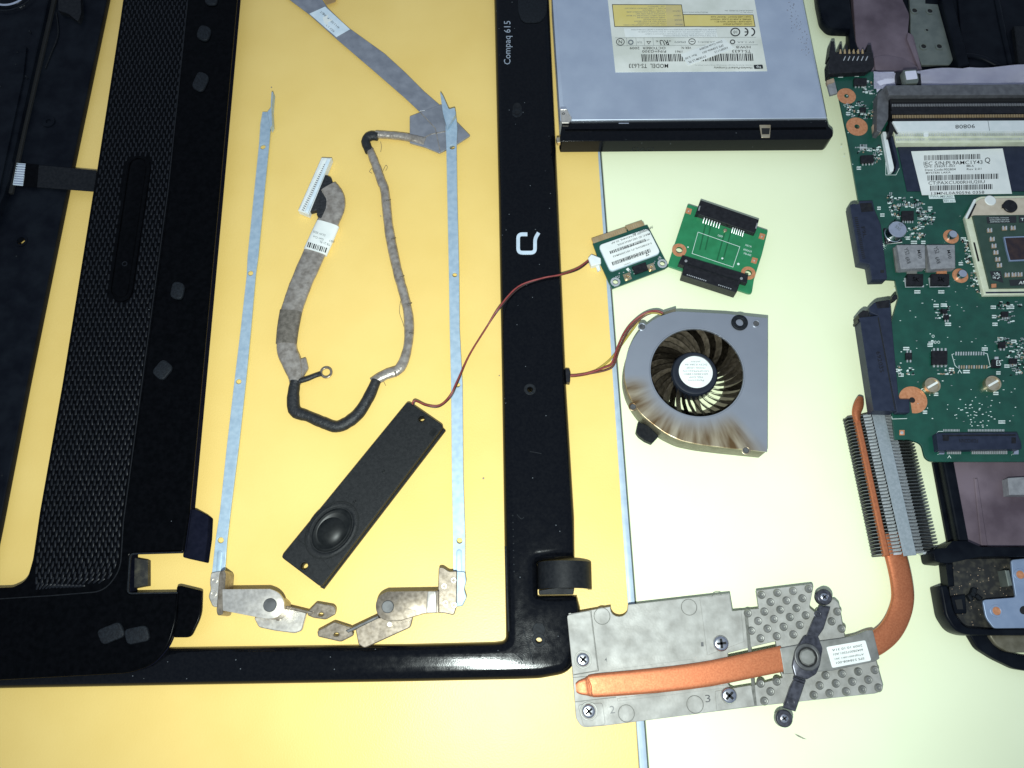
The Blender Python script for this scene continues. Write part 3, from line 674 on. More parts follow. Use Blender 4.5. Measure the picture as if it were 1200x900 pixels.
poly('tape_hood', rnd([(379, 203.5), (388, 207.5, 2), (391, 219), (386, 237), (376, 256.5, 2), (371, 252), (371.5, 246), (360, 249, 2)], 1), 1.0, 3.6, m_cloth, lc, b=.8, steps=3)
for a in ([(446, 166, .6), (447, 172, .4), (446, 178, .3)], [(436, 197, .5), (433, 201, .3), (436, 203, .3)], [(452, 200, .5), (454, 196, .4), (452, 194, 1), (448, 202, .4)], [(470, 350, 2), (468, 365, .4), (472, 378, .4), (474, 385, 1.5)], [(446, 443, .6), (450, 448, .4), (452, 452, .3)]):
    sweep('loose_thread', [(x, y, z, .22, .22) for x, y, z in a], m_taped, lc, n=5)

# ------------------------------------------------------------------ speaker bar with lead
sp = thing('speaker_bar', 'long black speaker module with oval driver and thin red lead', 'speaker', 425, 580)
co = rnd([(478, 470), (520, 499), (376, 688), (329, 652.5)], 4, 4)
A, B, C, D = Vector((478, 470)), Vector((520, 499)), Vector((376, 688)), Vector((329, 652.5))
def uv(u, v): p = (D*(1-u)+A*u)*(1-v)+(C*(1-u)+B*u)*v; return (p.x, p.y)
ax = math.degrees(math.atan2(-182, 149))
poly('enclosure', co, .3, 6.0, m_spk, sp, holes=[circ(494, 491, 1.4, 6, 16), circ(356.5, 663.3, 1.5, 6, 16)], b=.35)
poly('lower_lip', [(519, 501), (522, 504), (379, 690), (375, 688)], .2, 2.2, m_spk, sp, b=.2)
ring('hole_rim', 494, 491, 2.0, 1.45, 5.9, 6.3, m_spk, sp); ring('hole_rim', 356.5, 663.3, 2.2, 1.55, 5.9, 6.3, m_spk, sp)
e = W(389, 621, 6); ra = math.atan2(*(lambda d: (d.y, d.x))(W(*A, 6)-W(*D, 6)))
lathe('driver_ring', e, [(11.0, 5.95), (11.0, 6.2), (10.6, 6.2), (10.6, 5.95)], m_cone, sp, 40, 1.22, .92, ra, cap=False)
lathe('driver_rim', e, [(10.2, 5.9), (10.2, 6.35), (9.3, 6.5), (8.7, 6.2), (8.3, 5.9)], m_spk, sp, 40, 1.22, .92, ra)
lathe('surround', e, [(8.3, 5.95), (8.0, 6.35), (7.4, 6.6), (6.8, 6.3), (6.3, 6.02)], m_cone, sp, 40, 1.22, .9, ra)
cd = W(388, 623, 6)
lathe('dome', cd, [(6.0, 6.0), (5.6, 6.3), (4.6, 6.8), (3.2, 7.2), (1.6, 7.42), (.2, 7.48)], m_cone, sp, 36, 1.06, .95, ra)
for u, v in ((.645, .55), (.44, .47), (.31, .40)): ring('moulding_pip', *uv(u, v), .7, .3, 5.95, 6.3, m_cone, sp)
poly('corner_mark', rnd([uv(.965, .84), uv(.965, .95), uv(.925, .95), uv(.925, .84)], 1), 5.95, 6.25, m_cone, sp, b=.1)
stroke('edge_groove', [uv(.12, .05), uv(.12, .55), uv(.10, .95)], .7, 5.9, 6.15, m_cone, sp)
wp = [(483, 475, 5), (486, 469.5, 6), (500, 474.5, 2.5), (515, 475, 1.8), (527, 464.5, 5), (535, 448, 6), (550, 416, 3), (570, 384, 3.2), (585, 360, 7.2), (607, 336, 7.2), (635, 326, 7.4), (658, 321.5, 6.8), (677, 314, 3), (692, 303, 2)]
sweep('red_lead', [(x, y, z+.25, .8, .8) for x, y, z in wp], m_red, sp, n=8)
sweep('dark_lead', [(x+(1.2 if i % 4 < 2 else -.6), y+(.7 if i % 3 else 1.6), z-.2, .8, .8) for i, (x, y, z) in enumerate(wp)], m_bwire, sp, n=8)
poly('lead_plug', rnd([(689, 302), (693, 297.5), (704, 302, 1), (704.5, 308.5), (693, 311.5)], 1), .4, 3.4, m_wplast, sp, b=.35)
poly('plug_latch', [(698, 311), (702, 309), (704, 316), (700.5, 318)], .3, 1.6, m_wplast, sp, b=.2)

# ------------------------------------------------------------------ optical drive
ZO = 12.4
od = thing('optical_drive', 'slim silver optical disc drive with a printed label and black front', 'disc drive', 810, 80)
poly('metal_case', [(646, -60), (647.5, 0), (656.5, 141.5), (969, 138.8), (941, 0), (931, -60)], .5, ZO, m_drive, od, b=.35, steps=2)
poly('case_step', [(650, -60), (651.5, 0), (660, 123), (669, 134), (670, 140.8), (968, 138.2), (939, 0), (929, -60)], ZO-.1, ZO+.25, m_drive, od, b=.15)
poly('front_bezel', rnd([(659, 142.5), (969, 140.3), (971, 148), (975.5, 152), (976.5, 159, 2), (972, 163, 2), (657.5, 165.5), (656, 161)], 1), 2.4, 11.6, m_blk, od, b=.6, steps=3)
poly('bezel_ridge', [(662, 151), (968, 148.5), (969, 151), (662.5, 153.5)], 11.5, 11.95, m_deck, od, b=.2)
cr = poly('corner_bracket', rnd([(656, 126), (663, 125.5), (666, 131), (670, 138), (667, 144), (658, 144)], 1), ZO-.3, ZO+.5, m_nick, od, b=.15)
ring('bracket_hole', 660.3, 133, .75, .35, ZO+.4, ZO+.65, m_pin, cr)
poly('bracket_tab', [(656.8, 125), (663.5, 124.8), (663.8, 128), (657, 128.2)], ZO+.2, ZO+.8, m_chrome, cr, b=.1)
poly('brass_clip', rnd([(651.5, 161), (658, 160.5), (664, 163), (664, 166), (653, 167)], .6), 7, 9.5, m_golds, od, b=.3)
poly('eject_latch', rnd([(890, 146), (903.5, 146), (902.5, 161), (892.5, 161)], 1), 11.5, 12.2, m_golds, od, b=.2)
poly('latch_slot', [(892.5, 150), (902.3, 150), (901.5, 157), (893.2, 157)], 12.15, 12.4, m_hole, od, b=.05)
_a, _b = W(657.5, 165.5, 11.6), W(972, 163, 11.6); _n = Vector((_b.y-_a.y, _a.x-_b.x, 0)).normalized(); _n = -_n if _n.y > 0 else _n
text('DVD', 753, 175, 26, 4.6, 180, 5, od, m_rub, .05, 'lettering', plane=(_a+_n*.06, _n))
for x, y, w in ((731, 144.3, 12),): poly('latch_slit', rect(x, y, w, 1), 11.5, 11.75, m_chrome, od, b=.05)
zl = ZO+.36
lab = poly('drive_label', [(706.5, -40), (712.3, 0), (721.2, 84.6), (899.2, 83.2), (884.2, 0), (877, -40)], ZO+.2, zl, m_sticker, od, b=.02)
def box_outline(q, w, z, par): stroke('printed_border', q, w, z, z, m_ink, par, closed=True)
y1_ = [(717.5, 5.3), (798.6, 5.6), (802.2, 31), (720.3, 31.1)]
y2_ = [(800.5, 17), (882.6, 17.4), (884.9, 31), (802.2, 31)]
poly('warning_panel', y1_, zl-.05, zl+.04, m_ylab, lab, b=0); poly('warning_panel', y2_, zl-.05, zl+.04, m_ylab, lab, b=0)
poly('stained_patch', [(780, 6), (798, 6.2), (801.4, 30.4), (781.5, 30.4)], zl, zl+.06, m_ylab2, lab, b=0)
box_outline(y1_, .7, zl+.10, lab); box_outline(y2_, .7, zl+.11, lab)
zt = zl+.13
for i, (s, cx, w) in enumerate((('CLASS 1 LASER PRODUCT', 769, 20), ('KLASSE 1 LASER APPARAT VORSICHT', 756, 48), ('LUOKAN 1 LASERLAITE', 766, 26), ('DANGER VISIBLE AND INVISIBLE LASER', 757, 46), ('RADIATION WHEN OPEN AND', 762, 34), ('AVOID DIRECT EXPOSURE TO BEAM', 757, 46), ('OPEN AVOID EXPOSURE', 763, 33), ('INTERLOCK FAILED', 767, 26), ('DEFEATED AVOID BEAM', 762, 37), ('COMPLIES WITH STANDARD', 764, 34), ('VARO NAKYMATON LASERSATEILY OPEN', 756, 50))):
    text(s, cx, 7.5+i*2.17, w, 1.25, 180, zt, lab, m_ink2, .01)
for i, (s, cx) in enumerate((('CAUTION', 793), ('VORSICHT', 793.5), ('DANGER', 795), ('VARNING', 796))): text(s, cx, 13+i*5.2, 9, 1.4, 180, zt, lab, m_ink2)
for i, (s, w) in enumerate((('CLASS 1 LASER PRODUCT 1 PRODUKT KLASS', 47), ('APPAREIL A LASER DE CLASSE 1 PRODUIT', 48), ('LASER KLASSE 1 PRODUKT NACH IEC 1', 43), ('LUOKAN 1 LASERLAITE APPARAT', 34))): text(s, 880-w/2+i*.4, 19.8+i*2.8, w, 1.7, 180, zt, lab, m_ink, .02)
poly('fine_print_panel', [(731, 33), (838.5, 33), (841, 43.4), (733, 43.4)], zl-.05, zl+.03, m_paper, lab, b=0)
for i, (s, w) in enumerate((('COMPLIES WITH FDA PERFORMANCE STANDARDS FOR LASER PRODUCTS EXCEPT FOR DEVIATIONS', 100), ('PURSUANT TO LASER NOTICE NO. 50 DATED JULY 26 2001 MANUFACTURED BY', 92), ('THIS DEVICE COMPLIES WITH PART 15 OF THE RULES OPERATION IS SUBJECT', 84), ('TO THE FOLLOWING TWO CONDITIONS', 62))): text(s, 839.5-w/2, 34.8+i*2.4, w, 1.2, 180, zt, lab, m_ink2)
text('MANUFACTURED IN', 866, 12.4, 33, 1.4, 180, zt, lab, m_ink2); text('KOREA (REV A)', 875, 14.6, 14, 1.2, 180, zt, lab, m_ink2); text('PRODUCTION DATE CODE', 815, 14.4, 29, 1.4, 180, zt, lab, m_ink2)
stroke('printed_border', [(721, 44.3), (886, 43.6)], .3, zt, zt, m_ink2, lab); stroke('printed_border', [(722, 53.6), (888, 52.4)], .3, zt, zt, m_ink2, lab)
for x in (734.5, 745.5, 755, 765.5): stroke('printed_border', [(x-.4, 44.3), (x+.5, 53.5)], .3, zt, zt, m_ink2, lab)
for x, y, r, t in ((727, 49, 4.6, 'N'), (861.7, 37.5, 5.2, '10'), (811, 48.6, 3.8, '-')):
    stroke('approval_mark', ell(x, y, r, r*.86, 0, 20), .8 if t != '10' else 1.3, zt, zt, m_ink, lab, closed=True)
    text(t, x, y, {'N': 4, '10': 4.2, '-': 4}[t], {'N': 4, '10': 3.4, '-': .7}[t], 180, zt, lab, m_ink, .04, 'approval_mark')
stroke('approval_mark', ell(739.2, 49.5, 2.6, 2.4, 0, 16), 1.4, zt, zt, m_ink2, lab, closed=True)
stroke('approval_mark', [(758, 48.5), (762.5, 48.5), (760.3, 51.5)], .6, zt, zt, m_ink, lab, closed=True)
text('TUV', 749.7, 49.3, 6, 2.6, 180, zt, lab, m_ink2, .02, 'approval_mark')
text('RU', 778.3, 49.8, 10, 6, 180, zt, lab, m_ink, .09, 'approval_mark', shear=-.35); text('c', 770, 48.3, 3, 1.8, 180, zt, lab, m_ink, .03, 'approval_mark'); text('us', 785, 48, 2.4, 1.6, 180, zt, lab, m_ink, .03, 'approval_mark')
text('E96470', 797, 49.3, 13, 2.2, 180, zt, lab, m_ink2, .02); text('(LS-BDR1)', 828, 49, 20, 2.2, 180, zt, lab, m_ink2, .01)
stroke('approval_mark', ell(858.5, 49, 2.6, 2.2, 0, 14), 1.1, zt, zt, m_ink, lab, closed=True); text('5V 1.5A', 874, 49.4, 20, 1.7, 180, zt, lab, m_ink2, .02)
for sx in (0,): # CE mark, upside down like the rest of the print
    a = [(879.8+4.5*math.cos(t), 37.4+4.4*math.sin(t)) for t in [math.radians(-80+160*i/12) for i in range(13)]]
    stroke('approval_mark', a, 1.5, zt, zt, m_ink, lab)
    a = [(872.0+4.5*math.cos(t), 37.4+4.4*math.sin(t)) for t in [math.radians(-80+160*i/12) for i in range(13)]]
    stroke('approval_mark', a, 1.5, zt, zt, m_ink, lab); stroke('approval_mark', [(872.6, 37.4), (876.3, 37.4)], 1.2, zt, zt, m_ink, lab)
text('OCTOBER  2009', 759, 56.3, 42, 2.9, 180, zt, lab, m_ink, .03); text('P/N=G300', 766.5, 60.2, 28, 2.9, 180, zt, lab, m_ink, .03); text('1961', 795.5, 60.4, 8, 2.6, 180, zt, lab, m_ink, .03)
text('VER N.', 804, 56, 12, 2.6, 180, zt, lab, m_ink, .03)
text('TS-L633', 869, 60, 22, 3.2, 180, zt, lab, m_ink, .03); text('H/W:B', 871, 55.2, 17, 2.8, 180, zt, lab, m_ink, .03)
barcode(817, 67.4, 130, 8.6, -.4, zt, lab, m_ink, 62, shear=.1)
text('MODEL  TS-L633', 760, 77.2, 46, 5, 180, zt, lab, m_ink, .03)
poly('company_mark', rnd([(883, 76), (893.5, 75.6), (894.5, 80.4), (884, 80.8)], 1), zl, zl+.05, m_ink, lab, b=0); text('hp', 888.8, 78.3, 5, 3.6, 180, zl+.08, lab, m_paper, .03, 'company_lettering', shear=-.2)
text('Hewlett-Packard Company', 859, 79.2, 45, 3.2, 180, zt, lab, m_ink, .015, 'company_lettering'); text('Toshiba Samsung Storage Technology Corporation Made by', 848, 76.3, 68, 1.2, 180, zt, lab, m_ink2)
st = poly('rotated_sticker', [(797.6, 63.5), (848.5, 45), (860.3, 56.5), (806.5, 77)], zl, zl+.16, m_paper, lab, b=0)
for s, cx, cy, w in (('Date Code:902804', 833, 53.2, 28), ('SPS 538406-001', 835.5, 57.5, 26), ('Rev 2.00', 809.5, 66.5, 14), ('SYSRIM LS PL', 817, 69.5, 22), ('H00P1113', 845, 58.5, 16)): text(s, cx, cy, w, 2.5, 180-20, zl+.2, lab, m_ink, .03)
m_smudge = MAT('grey_smudge', (.22, .23, .28), (.34, .36, .42), rough=.5, scale=900)
sm = Acc(); random.seed(3)
for i in range(60):
    t = random.random(); x = 924+t*26+random.gauss(0, 3.2); y = 5+t*62+random.gauss(0, 5)
    if x < 938+y*.19: sm.quad(ell(x, y, random.uniform(.3, 1.1), random.uniform(.3, .8), random.uniform(0, 90), 8), ZO+.28+i*.0005)
sm.build('dust_smudge', m_smudge, od, 'stuff')

# ------------------------------------------------------------------ small wireless card
wc = thing('wireless_card', 'small green plug-in card with white barcode label and gold edge', 'circuit card', 738, 298)
zc = 2.6
poly('board', [(694.5, 285), (735.5, 271), (734.5, 268.5), (736, 268), (737, 270.5), (754.5, 264.3), (758.5, 263.5), (783.5, 312), (779, 315), (717.5, 338.3), (713, 330), (704, 310), (700, 300)], 1.4, zc, m_pcb, wc, b=.12, holes=[circ(721.2, 330.3, 1.25, zc, 14), circ(776.2, 308.8, 1.25, zc, 14)])
poly('gold_edge', [(693, 279.2), (731.8, 266), (735, 271.6), (695.5, 285.2)], 1.35, zc+.06, m_gold, wc, b=.05); poly('gold_edge', [(732.6, 264.6), (751.8, 258), (755, 264), (736.6, 270.4)], 1.35, zc+.06, m_gold, wc, b=.05)
g = Acc()
for i in range(24):
    t = i/23; x, y = 694.5+t*58.5, 279.5-t*20
    if abs(t-.655) < .02: continue
    g.quad([(x, y), (x+.45, y-.15), (x+2.3, y+4.4), (x+1.85, y+4.6)], zc+.1)
g.build('contact_gaps', m_tan, wc)
shl = poly('shield_label', rnd([(701.3, 287.3), (759.5, 267), (774.3, 296.3), (715.5, 318)], 5, 5), zc, zc+1.5, m_paperb, wc, b=.25)
poly('paper_label', rnd([(702, 287.6), (759.2, 267.8), (773.4, 296), (715.8, 317.2)], 4.5, 5), zc+1.45, zc+1.56, m_paper, shl, b=0)
za = zc+1.6; th_ = 180-19.5
for s, cx, cy, w, h in (('593034001-49', 753.2, 270.6, 25, 2.2), ('Patent/ID BC94334HL 50 AP', 738.6, 277.4, 47, 2.0), ('MAC ID 0021856UWA', 742.6, 280.6, 40, 2.2), ('0021856MWAP71002', 746, 285.8, 32, 1.5), ('5-KNBEDHL-P1 001500RMAS', 741, 292.9, 48, 2.0), ('U 0185M4A0PG 2090', 742, 300.6, 30, 1.3), ('LASA01', 735, 309.2, 8, 1.3)): text(s, cx, cy, w, h, th_, za, shl, m_ink, .02)
barcode(735.5, 288.7, 44, 3.4, -19.5, za, shl, m_ink, 30); barcode(740, 301.2, 48, 4.4, -19.5, za, shl, m_ink, 32)
stroke('printed_mark', [(757.5, 296.6), (760.5, 298.6), (757.3, 300)], .6, za, za, m_ink, shl, closed=True)
poly('radio_chip', [(740.5, 312.5), (756.5, 307), (759.5, 316), (744.5, 321.5)], zc, zc+.9, m_chip, wc, b=.1)
for x, y in ((735.3, 324.3), (763.2, 313.2)):
    c_ = poly('antenna_socket', rect(x, y, 8.5, 8.5, -20), zc, zc+.35, m_golds, wc, b=.05); ring('socket_ring', x, y, 1.25, .7, zc+.3, zc+1.4, m_golds, c_); cyl('socket_pin', x, y, .3, zc+.3, zc+1.2, m_golds, c_, b=.05, n=10)
for x, y in ((721.2, 330.3), (776.2, 308.8)): ring('mount_pad', x, y, 2.3, 1.3, zc, zc+.08, m_solder, wc, b=.02)
a = Acc(); random.seed(5)
for i in range(36):
    t = random.random(); x, y = 721+t*54+random.uniform(-2, 2), 326-t*20.5+random.uniform(-5, 5)
    if any((x-q)**2+(y-w)**2 < 36 for q, w in ((735.3, 324.3), (763.2, 313.2), (721.2, 330.3), (776.2, 308.8), (750, 314))): continue
    a.prism(rect(x, y, random.uniform(.9, 2), random.uniform(.7, 1.2), random.choice((-20, 70))), zc, zc+.3)
a.build('surface_components', m_solder, wc, 'stuff')
poly('white_fleck', rnd([(733.5, 315.5), (736, 313.5), (739, 317), (736.5, 318)], .5), zc+.05, zc+.3, m_paper, wc, b=0)

# ------------------------------------------------------------------ green adapter board with two black connectors
ab = thing('adapter_board', 'small green adapter board with two black edge connectors', 'circuit card', 840, 292)
z = 4.6
poly('board', rnd([(806, 239), (900, 270), (893, 298), (883.5, 328), (881, 344), (877, 344), (782.5, 311.5), (786, 300)], 2), 3.2, z, m_pcbl, ab, b=.12, holes=[circ(796, 293, 1.6, z, 16), circ(877, 320, 1.6, z, 16)])
for x, y in ((796, 293), (877, 320)): ring('copper_pad', x, y, 3.4, 1.65, z, z+.08, m_copring, ab, b=.02)
for x, y in ((807, 247.3), (893, 277), (884, 305.3)): poly('test_pad', rect(x, y, 6.6, 6.6, 17), z, z+.06, m_copring, ab, b=0); cyl('pad_dot', x, y, .4, z, z+.2, m_solder, ab, b=.05, n=10)
stroke('silkscreen_outline', [(818, 272), (867, 289.2), (859, 313), (811, 297)], .5, z+.03, z+.03, m_silk, ab, closed=True)
for x in (827, 833.5, 846, 853): stroke('board_trace', [(x, 262), (x-7, 293)] if x < 840 else [(x+4, 270), (x-6, 306)], 1.6, z+.02, z+.02, m_pcbd, ab)
tc = poly('edge_connector', rnd([(821, 234.2), (889.5, 257.5), (887.5, 265), (885, 273.2, 1), (879, 271.2), (818.6, 250.8), (815, 250.6)], .8), 1.5, z+3.0, m_chip, ab, b=.4)
poly('connector_notch', [(819.5, 241), (821, 241.5), (819.5, 247), (818, 246.5)], z+2.95, z+3.1, m_grey, tc, b=0); poly('connector_notch', [(887, 261), (888.3, 261.5), (886.5, 268), (885, 267.5)], z+2.95, z+3.1, m_grey, tc, b=0)
for i in range(7): sweep('contact_pin', [(825.8+i*3.05, 254.5+i*1.04, z+1.6, .45, .25), (824.6+i*3.05, 258.2+i*1.04, z+.9, .45, .25), (823.8+i*3.05, 261.5+i*1.04, z+.15, .5, .25)], m_solder, ab, sub=2, n=6)
for i in range(6): sweep('contact_pin', [(859.4+i*2.5, 266+i*.85, z+1.6, .45, .25), (858.2+i*2.5, 269.7+i*.85, z+.9, .45, .25), (857.4+i*2.5, 273+i*.85, z+.15, .5, .25)], m_solder, ab, sub=2, n=6)
cyl('locating_pin', 850, 269.5, .9, z, z+.8, m_golds, ab, b=.2, n=12)
bc = poly('edge_connector', rnd([(799.8, 299), (877, 322), (875.5, 332), (868, 329.7), (863.3, 342.8), (799.2, 322.2), (801.8, 311.5), (795, 309)], .8), 1.6, z+3.0, m_chip, ab, b=.4)
poly('connector_lip', [(807, 309), (865.5, 328.3), (864.7, 330.5), (806.2, 311.3)], z+2.95, z+3.2, m_blkm, bc, b=.1)
for x, y in ((804, 305.5), (869, 326)): cyl('rivet', x, y, .7, z+2.9, z+3.3, m_grey, bc, b=.15, n=10)
for i in range(11): poly('tooth', rect(805.5+i*2.15, 321.9+i*.70, 1.2, 1.1, 18), z+2.95, z+3.15, m_solder, bc, b=0)
for i in range(7): poly('tooth', rect(842.5+i*2.3, 333.9+i*.74, 1.2, 1.1, 18), z+2.95, z+3.15, m_solder, bc, b=0)
cyl('via_dot', 846.5, 302.7, .5, z, z+.15, m_silk, ab, b=.02, n=10); cyl('via_dot', 865.3, 309.3, .6, z, z+.15, m_silk, ab, b=.02, n=10); cyl('via_dot', 806.3, 289.5, .35, z, z+.15, m_silk, ab, b=.02, n=10)
for s, x, y, w in (('X01A', 877, 288, 8), ('6050A23', 876, 293.5, 10), ('MB-A02', 876, 298, 9), ('ODD', 844, 276.5, 6)): text(s, x, y, w, 2.1, 17, z+.04, ab, m_silk, .01)

# ------------------------------------------------------------------ cooling fan
fn = thing('cooling_fan', 'round grey blower fan with brown heat stains and coloured wires', 'fan', 815, 450)
ZF = 13.0
fo = rnd([(791, 364), (850, 367.5), (899.7, 372.6), (899.3, 531), (894, 533), (872, 528.5), (849, 524.5), (798, 517.5), (765, 497.5), (744, 476.5), (731.8, 443), (735, 413), (748.5, 387.5), (769, 371.5)], 0)
fo = []
src = [(791, 364.5), (850, 367.5, 0), (899.7, 372.6, 0), (899.3, 529.5, 0), (849, 524.5, 0), (820, 521), (798, 516.5), (780, 508), (765, 497), (752, 486), (743, 474), (735.5, 459), (731.8, 443), (732, 428), (735, 413), (741, 399), (749.5, 386.5), (769, 372)]
fo = rnd(src, 6, 3)
cF = W(816.7, 436, ZF)
m_fan = fan_cover_material(W(816.7, 436, ZF))
RI = 20.3
inl = [topx(cF+Vector((math.cos(2*math.pi*i/48)*RI, math.sin(2*math.pi*i/48)*RI, 0))) for i in range(48)]
poly('top_cover', fo, ZF-1.0, ZF, m_fan, fn, holes=[inl], b=.2)
wo = [W(x, y, ZF) for x, y in fo]; wi = inset(wo, 1.2)
holed('side_wall', inset(wo, .3), [wi], .3, ZF-1.0, m_fanside, fn, b=.1)
bh = [Vector((cF.x, cF.y, 0))+Vector((math.cos(2*math.pi*i/40)*14.8, math.sin(2*math.pi*i/40)*14.8, 0)) for i in range(40)]
holed('base_plate', inset(wo, .5), [bh], .25, 1.2, m_fanside, fn, b=.1)
for k in range(3):
    a = math.radians(40+120*k); p = Vector((cF.x, cF.y, 0)); d = Vector((math.cos(a), math.sin(a), 0)); s = Vector((-d.y, d.x, 0))
    bm = bmesh.new(); add_prism(bm, [p+d*4+s*1.2, p+d*17+s*1.2, p+d*17-s*1.2, p+d*4-s*1.2], .3, 1.1); frombm('spoke', bm, m_fanside, fn)
lathe('inlet_lip', cF, [(RI-.05, ZF-.6), (RI+.1, ZF+.28), (RI+.5, ZF+.33), (RI+.8, ZF-.02), (RI+.6, ZF-.6)], m_fan, fn, 64, cap=False)
ch = W(814.2, 437.2, 9.6)
lathe('hub', ch, [(10.3, 1.6), (10.3, 8.6), (9.7, 9.4), (8.9, 9.6), (8.2, 9.4), (7.9, 9.2), (0.3, 9.2)], m_hub, fn, 40)
lb = cyl('hub_label', 815.4, 435.8, 7.5, 9.0, 9.35, m_paper, fn, b=.03, n=36)
for i, (s, w) in enumerate((('JAPAN', 11), ('DC5V 0.28A 4A', 26), ('MODEL UDQF', 22), ('UDQFRPR62C1N', 30), ('6033B0018801', 28), ('N2L DAP', 16), ('Panasonic', 19))): text(s, 815.5, 423.6+i*3.7, w, 2.0, 180, 9.4, lb, m_ink2, .01)
nb = 31; random.seed(11); bl = None
for k in range(nb):
    bm = bmesh.new(); rows = []
    for j in range(6):
        f = j/5; r = 9.9+f*13.2; a = .55*f
        for top in (0, 1):
            aa = a+(.29 if not top else 0)*(1-.25*f)
            zz = (8.9 if f < .8 else 8.2) if top else 2.2
            rows.append(bm.verts.new((math.cos(aa)*r, math.sin(aa)*r, zz)))
    for j in range(5): bm.faces.new((rows[2*j], rows[2*j+1], rows[2*j+3], rows[2*j+2]))
    bmesh.ops.solidify(bm, geom=list(bm.faces), thickness=.5)
    if bl is None:
        bmesh.ops.recalc_face_normals(bm, faces=bm.faces)
        me = bpy.data.meshes.new('blade'); bm.to_mesh(me); bm.free()
        bl = link('blade', me, m_blade, fn, 30, org=Vector((0, 0, 0)))
        bl.location = (Vector((ch.x, ch.y, 0))-ORI[fn])*.001
    else:
        bm.free(); o = clone(bl, fn, Vector((ch.x, ch.y, 0)), 2*math.pi*k/nb)
for x, y in ((752.7, 382.7), (741.8, 476.5), (874.3, 527.6), (886.2, 379)):
    ring('screw_seat', x, y, 1.9, 1.3, ZF-.3, ZF+.35, m_fan, fn); s = cyl('screw', x, y, 1.3, ZF-.4, ZF+.25, m_pin, fn, b=.2, n=16)
ring('mount_grommet', 867.2, 377.3, 3.7, 1.7, ZF-6, ZF+1.0, m_rub, fn, b=.5); cyl('grommet_core', 867.2, 377.3, 1.7, ZF-6, ZF-.2, m_hole, fn, b=.1)
poly('side_clip', rnd([(748, 494), (760, 499), (772, 511), (764, 519.5), (756, 516), (749, 511), (745.5, 506)], 1), 2, 5.5, m_blkm, fn, b=.4)
poly('cable_clip', rnd([(777, 366), (791.5, 361.5), (792, 366), (782, 370)], 1), ZF-4, ZF-.6, m_fanside, fn, b=.2)
for nm, mt, off in (('red_wire', m_red, (0, 0, .6)), ('brown_wire', m_brown, (2.4, 1.6, .2)), ('yellow_wire', m_ywire, (-1.2, 2.4, -.3))):
    base = [(783, 371, 8), (771, 364.5, 8), (756, 367, 6), (741, 378, 4), (731, 391, 3), (723, 409, 2.6), (717, 426, 2.4), (708, 432, 2), (690, 437, 2), (676, 439.5, 2), (668, 440, 2.2)]
    if nm == 'yellow_wire': base[3:7] = [(744, 382, 3), (733, 397, 2.4), (722, 412, 2.2), (714, 421, 2)]; base[7] = (702, 430, 2); 
    if nm == 'red_wire': base[7] = (707, 431, 2.2)
    sweep(nm, [(x+off[0]*(1 if i < 8 else .4), y+off[1]*(1 if i < 8 else .5), q+off[2], 1.0, 1.0) for i, (x, y, q) in enumerate(base)], mt, fn, n=8)
poly('wire_plug', rnd([(662.5, 431.5), (667, 432), (668.5, 437), (668, 448), (663.5, 447.5)], .8), .5, 4.2, m_chip, fn, b=.3)

# ------------------------------------------------------------------ heat sink: cast plate, copper pipe, fin stack, spring arm
hs = thing('heat_sink', 'laptop heat sink of cast aluminium with bent copper pipe and fin stack', 'heat sink', 850, 780)
ZP = 8.2
slot_a = [(853, 765.5), (882, 758), (909.5, 751.5), (910.5, 759), (853, 773.5)]
slot_b = [(853, 801), (915, 787.5), (917.5, 794), (880, 804), (858, 808.5)]
notch = [(715.5+0.0, 711)]+[(725.5+10.2*math.cos(t), 713+9.5*math.sin(t)) for t in [math.pi*(1-i/8) for i in range(9)]]+[(736, 709)]
pl_out = rnd([(663.5, 720, 5), (714, 711, 0)], 5)+notch+rnd([(736.5, 708.5, 0), (855, 695, 1), (858.5, 716, 0), (889.5, 713, 0), (886.5, 692, 0), (952, 684, 3), (953, 690, 0), (948.5, 712, 2), (956, 718, 1), (977, 701, 3), (983, 707, 2), (990, 746, 1), (998, 760, 0), (1026, 772, 0), (1035.5, 807, 3), (1028, 812.5, 3), (888, 827.5, 0), (709, 850.5, 0), (682, 853, 7), (675, 842, 3), (671, 790, 0)], 0)
poly('cast_plate', pl_out, 6.3, ZP, m_alu, hs, b=.22, holes=[slot_a, slot_b], smooth=30)
def raised(name, pts, h, r=1, mat=m_alu): return poly(name, rnd(pts, r), ZP-.3, ZP+h, mat, hs, b=.12)
raised('mount_lug', [(664.5, 721), (691.5, 715.5), (700.5, 785.5), (671.5, 790.5)], .55, 3)
raised('mount_lug', [(677, 826), (706, 823.5), (709.5, 849.5), (684, 851.5)], .55, 4)
raised('side_pad', [(820, 700), (854, 696.5), (858, 716), (868.5, 715), (872, 752), (829, 768)], .35)
raised('side_pad', [(838, 810), (880, 803), (884.5, 827), (840, 833)], .35)
raised('pipe_ledge', [(719, 784.5), (810, 772.5), (812, 775.5), (849, 770), (849, 773), (700, 794)], .3, .5)
raised('pipe_ledge', [(723, 818.5), (816, 806), (852, 802.5), (852, 806), (724, 822)], .3, .5)
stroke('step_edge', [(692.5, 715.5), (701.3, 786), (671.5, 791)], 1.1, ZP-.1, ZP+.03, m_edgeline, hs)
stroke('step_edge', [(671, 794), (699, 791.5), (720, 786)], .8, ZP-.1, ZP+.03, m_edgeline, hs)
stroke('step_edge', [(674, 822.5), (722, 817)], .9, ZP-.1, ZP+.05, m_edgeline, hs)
stroke('step_edge', [(874, 716), (885, 827)], 4, ZP-.1, ZP+.015, m_edgeline, hs)
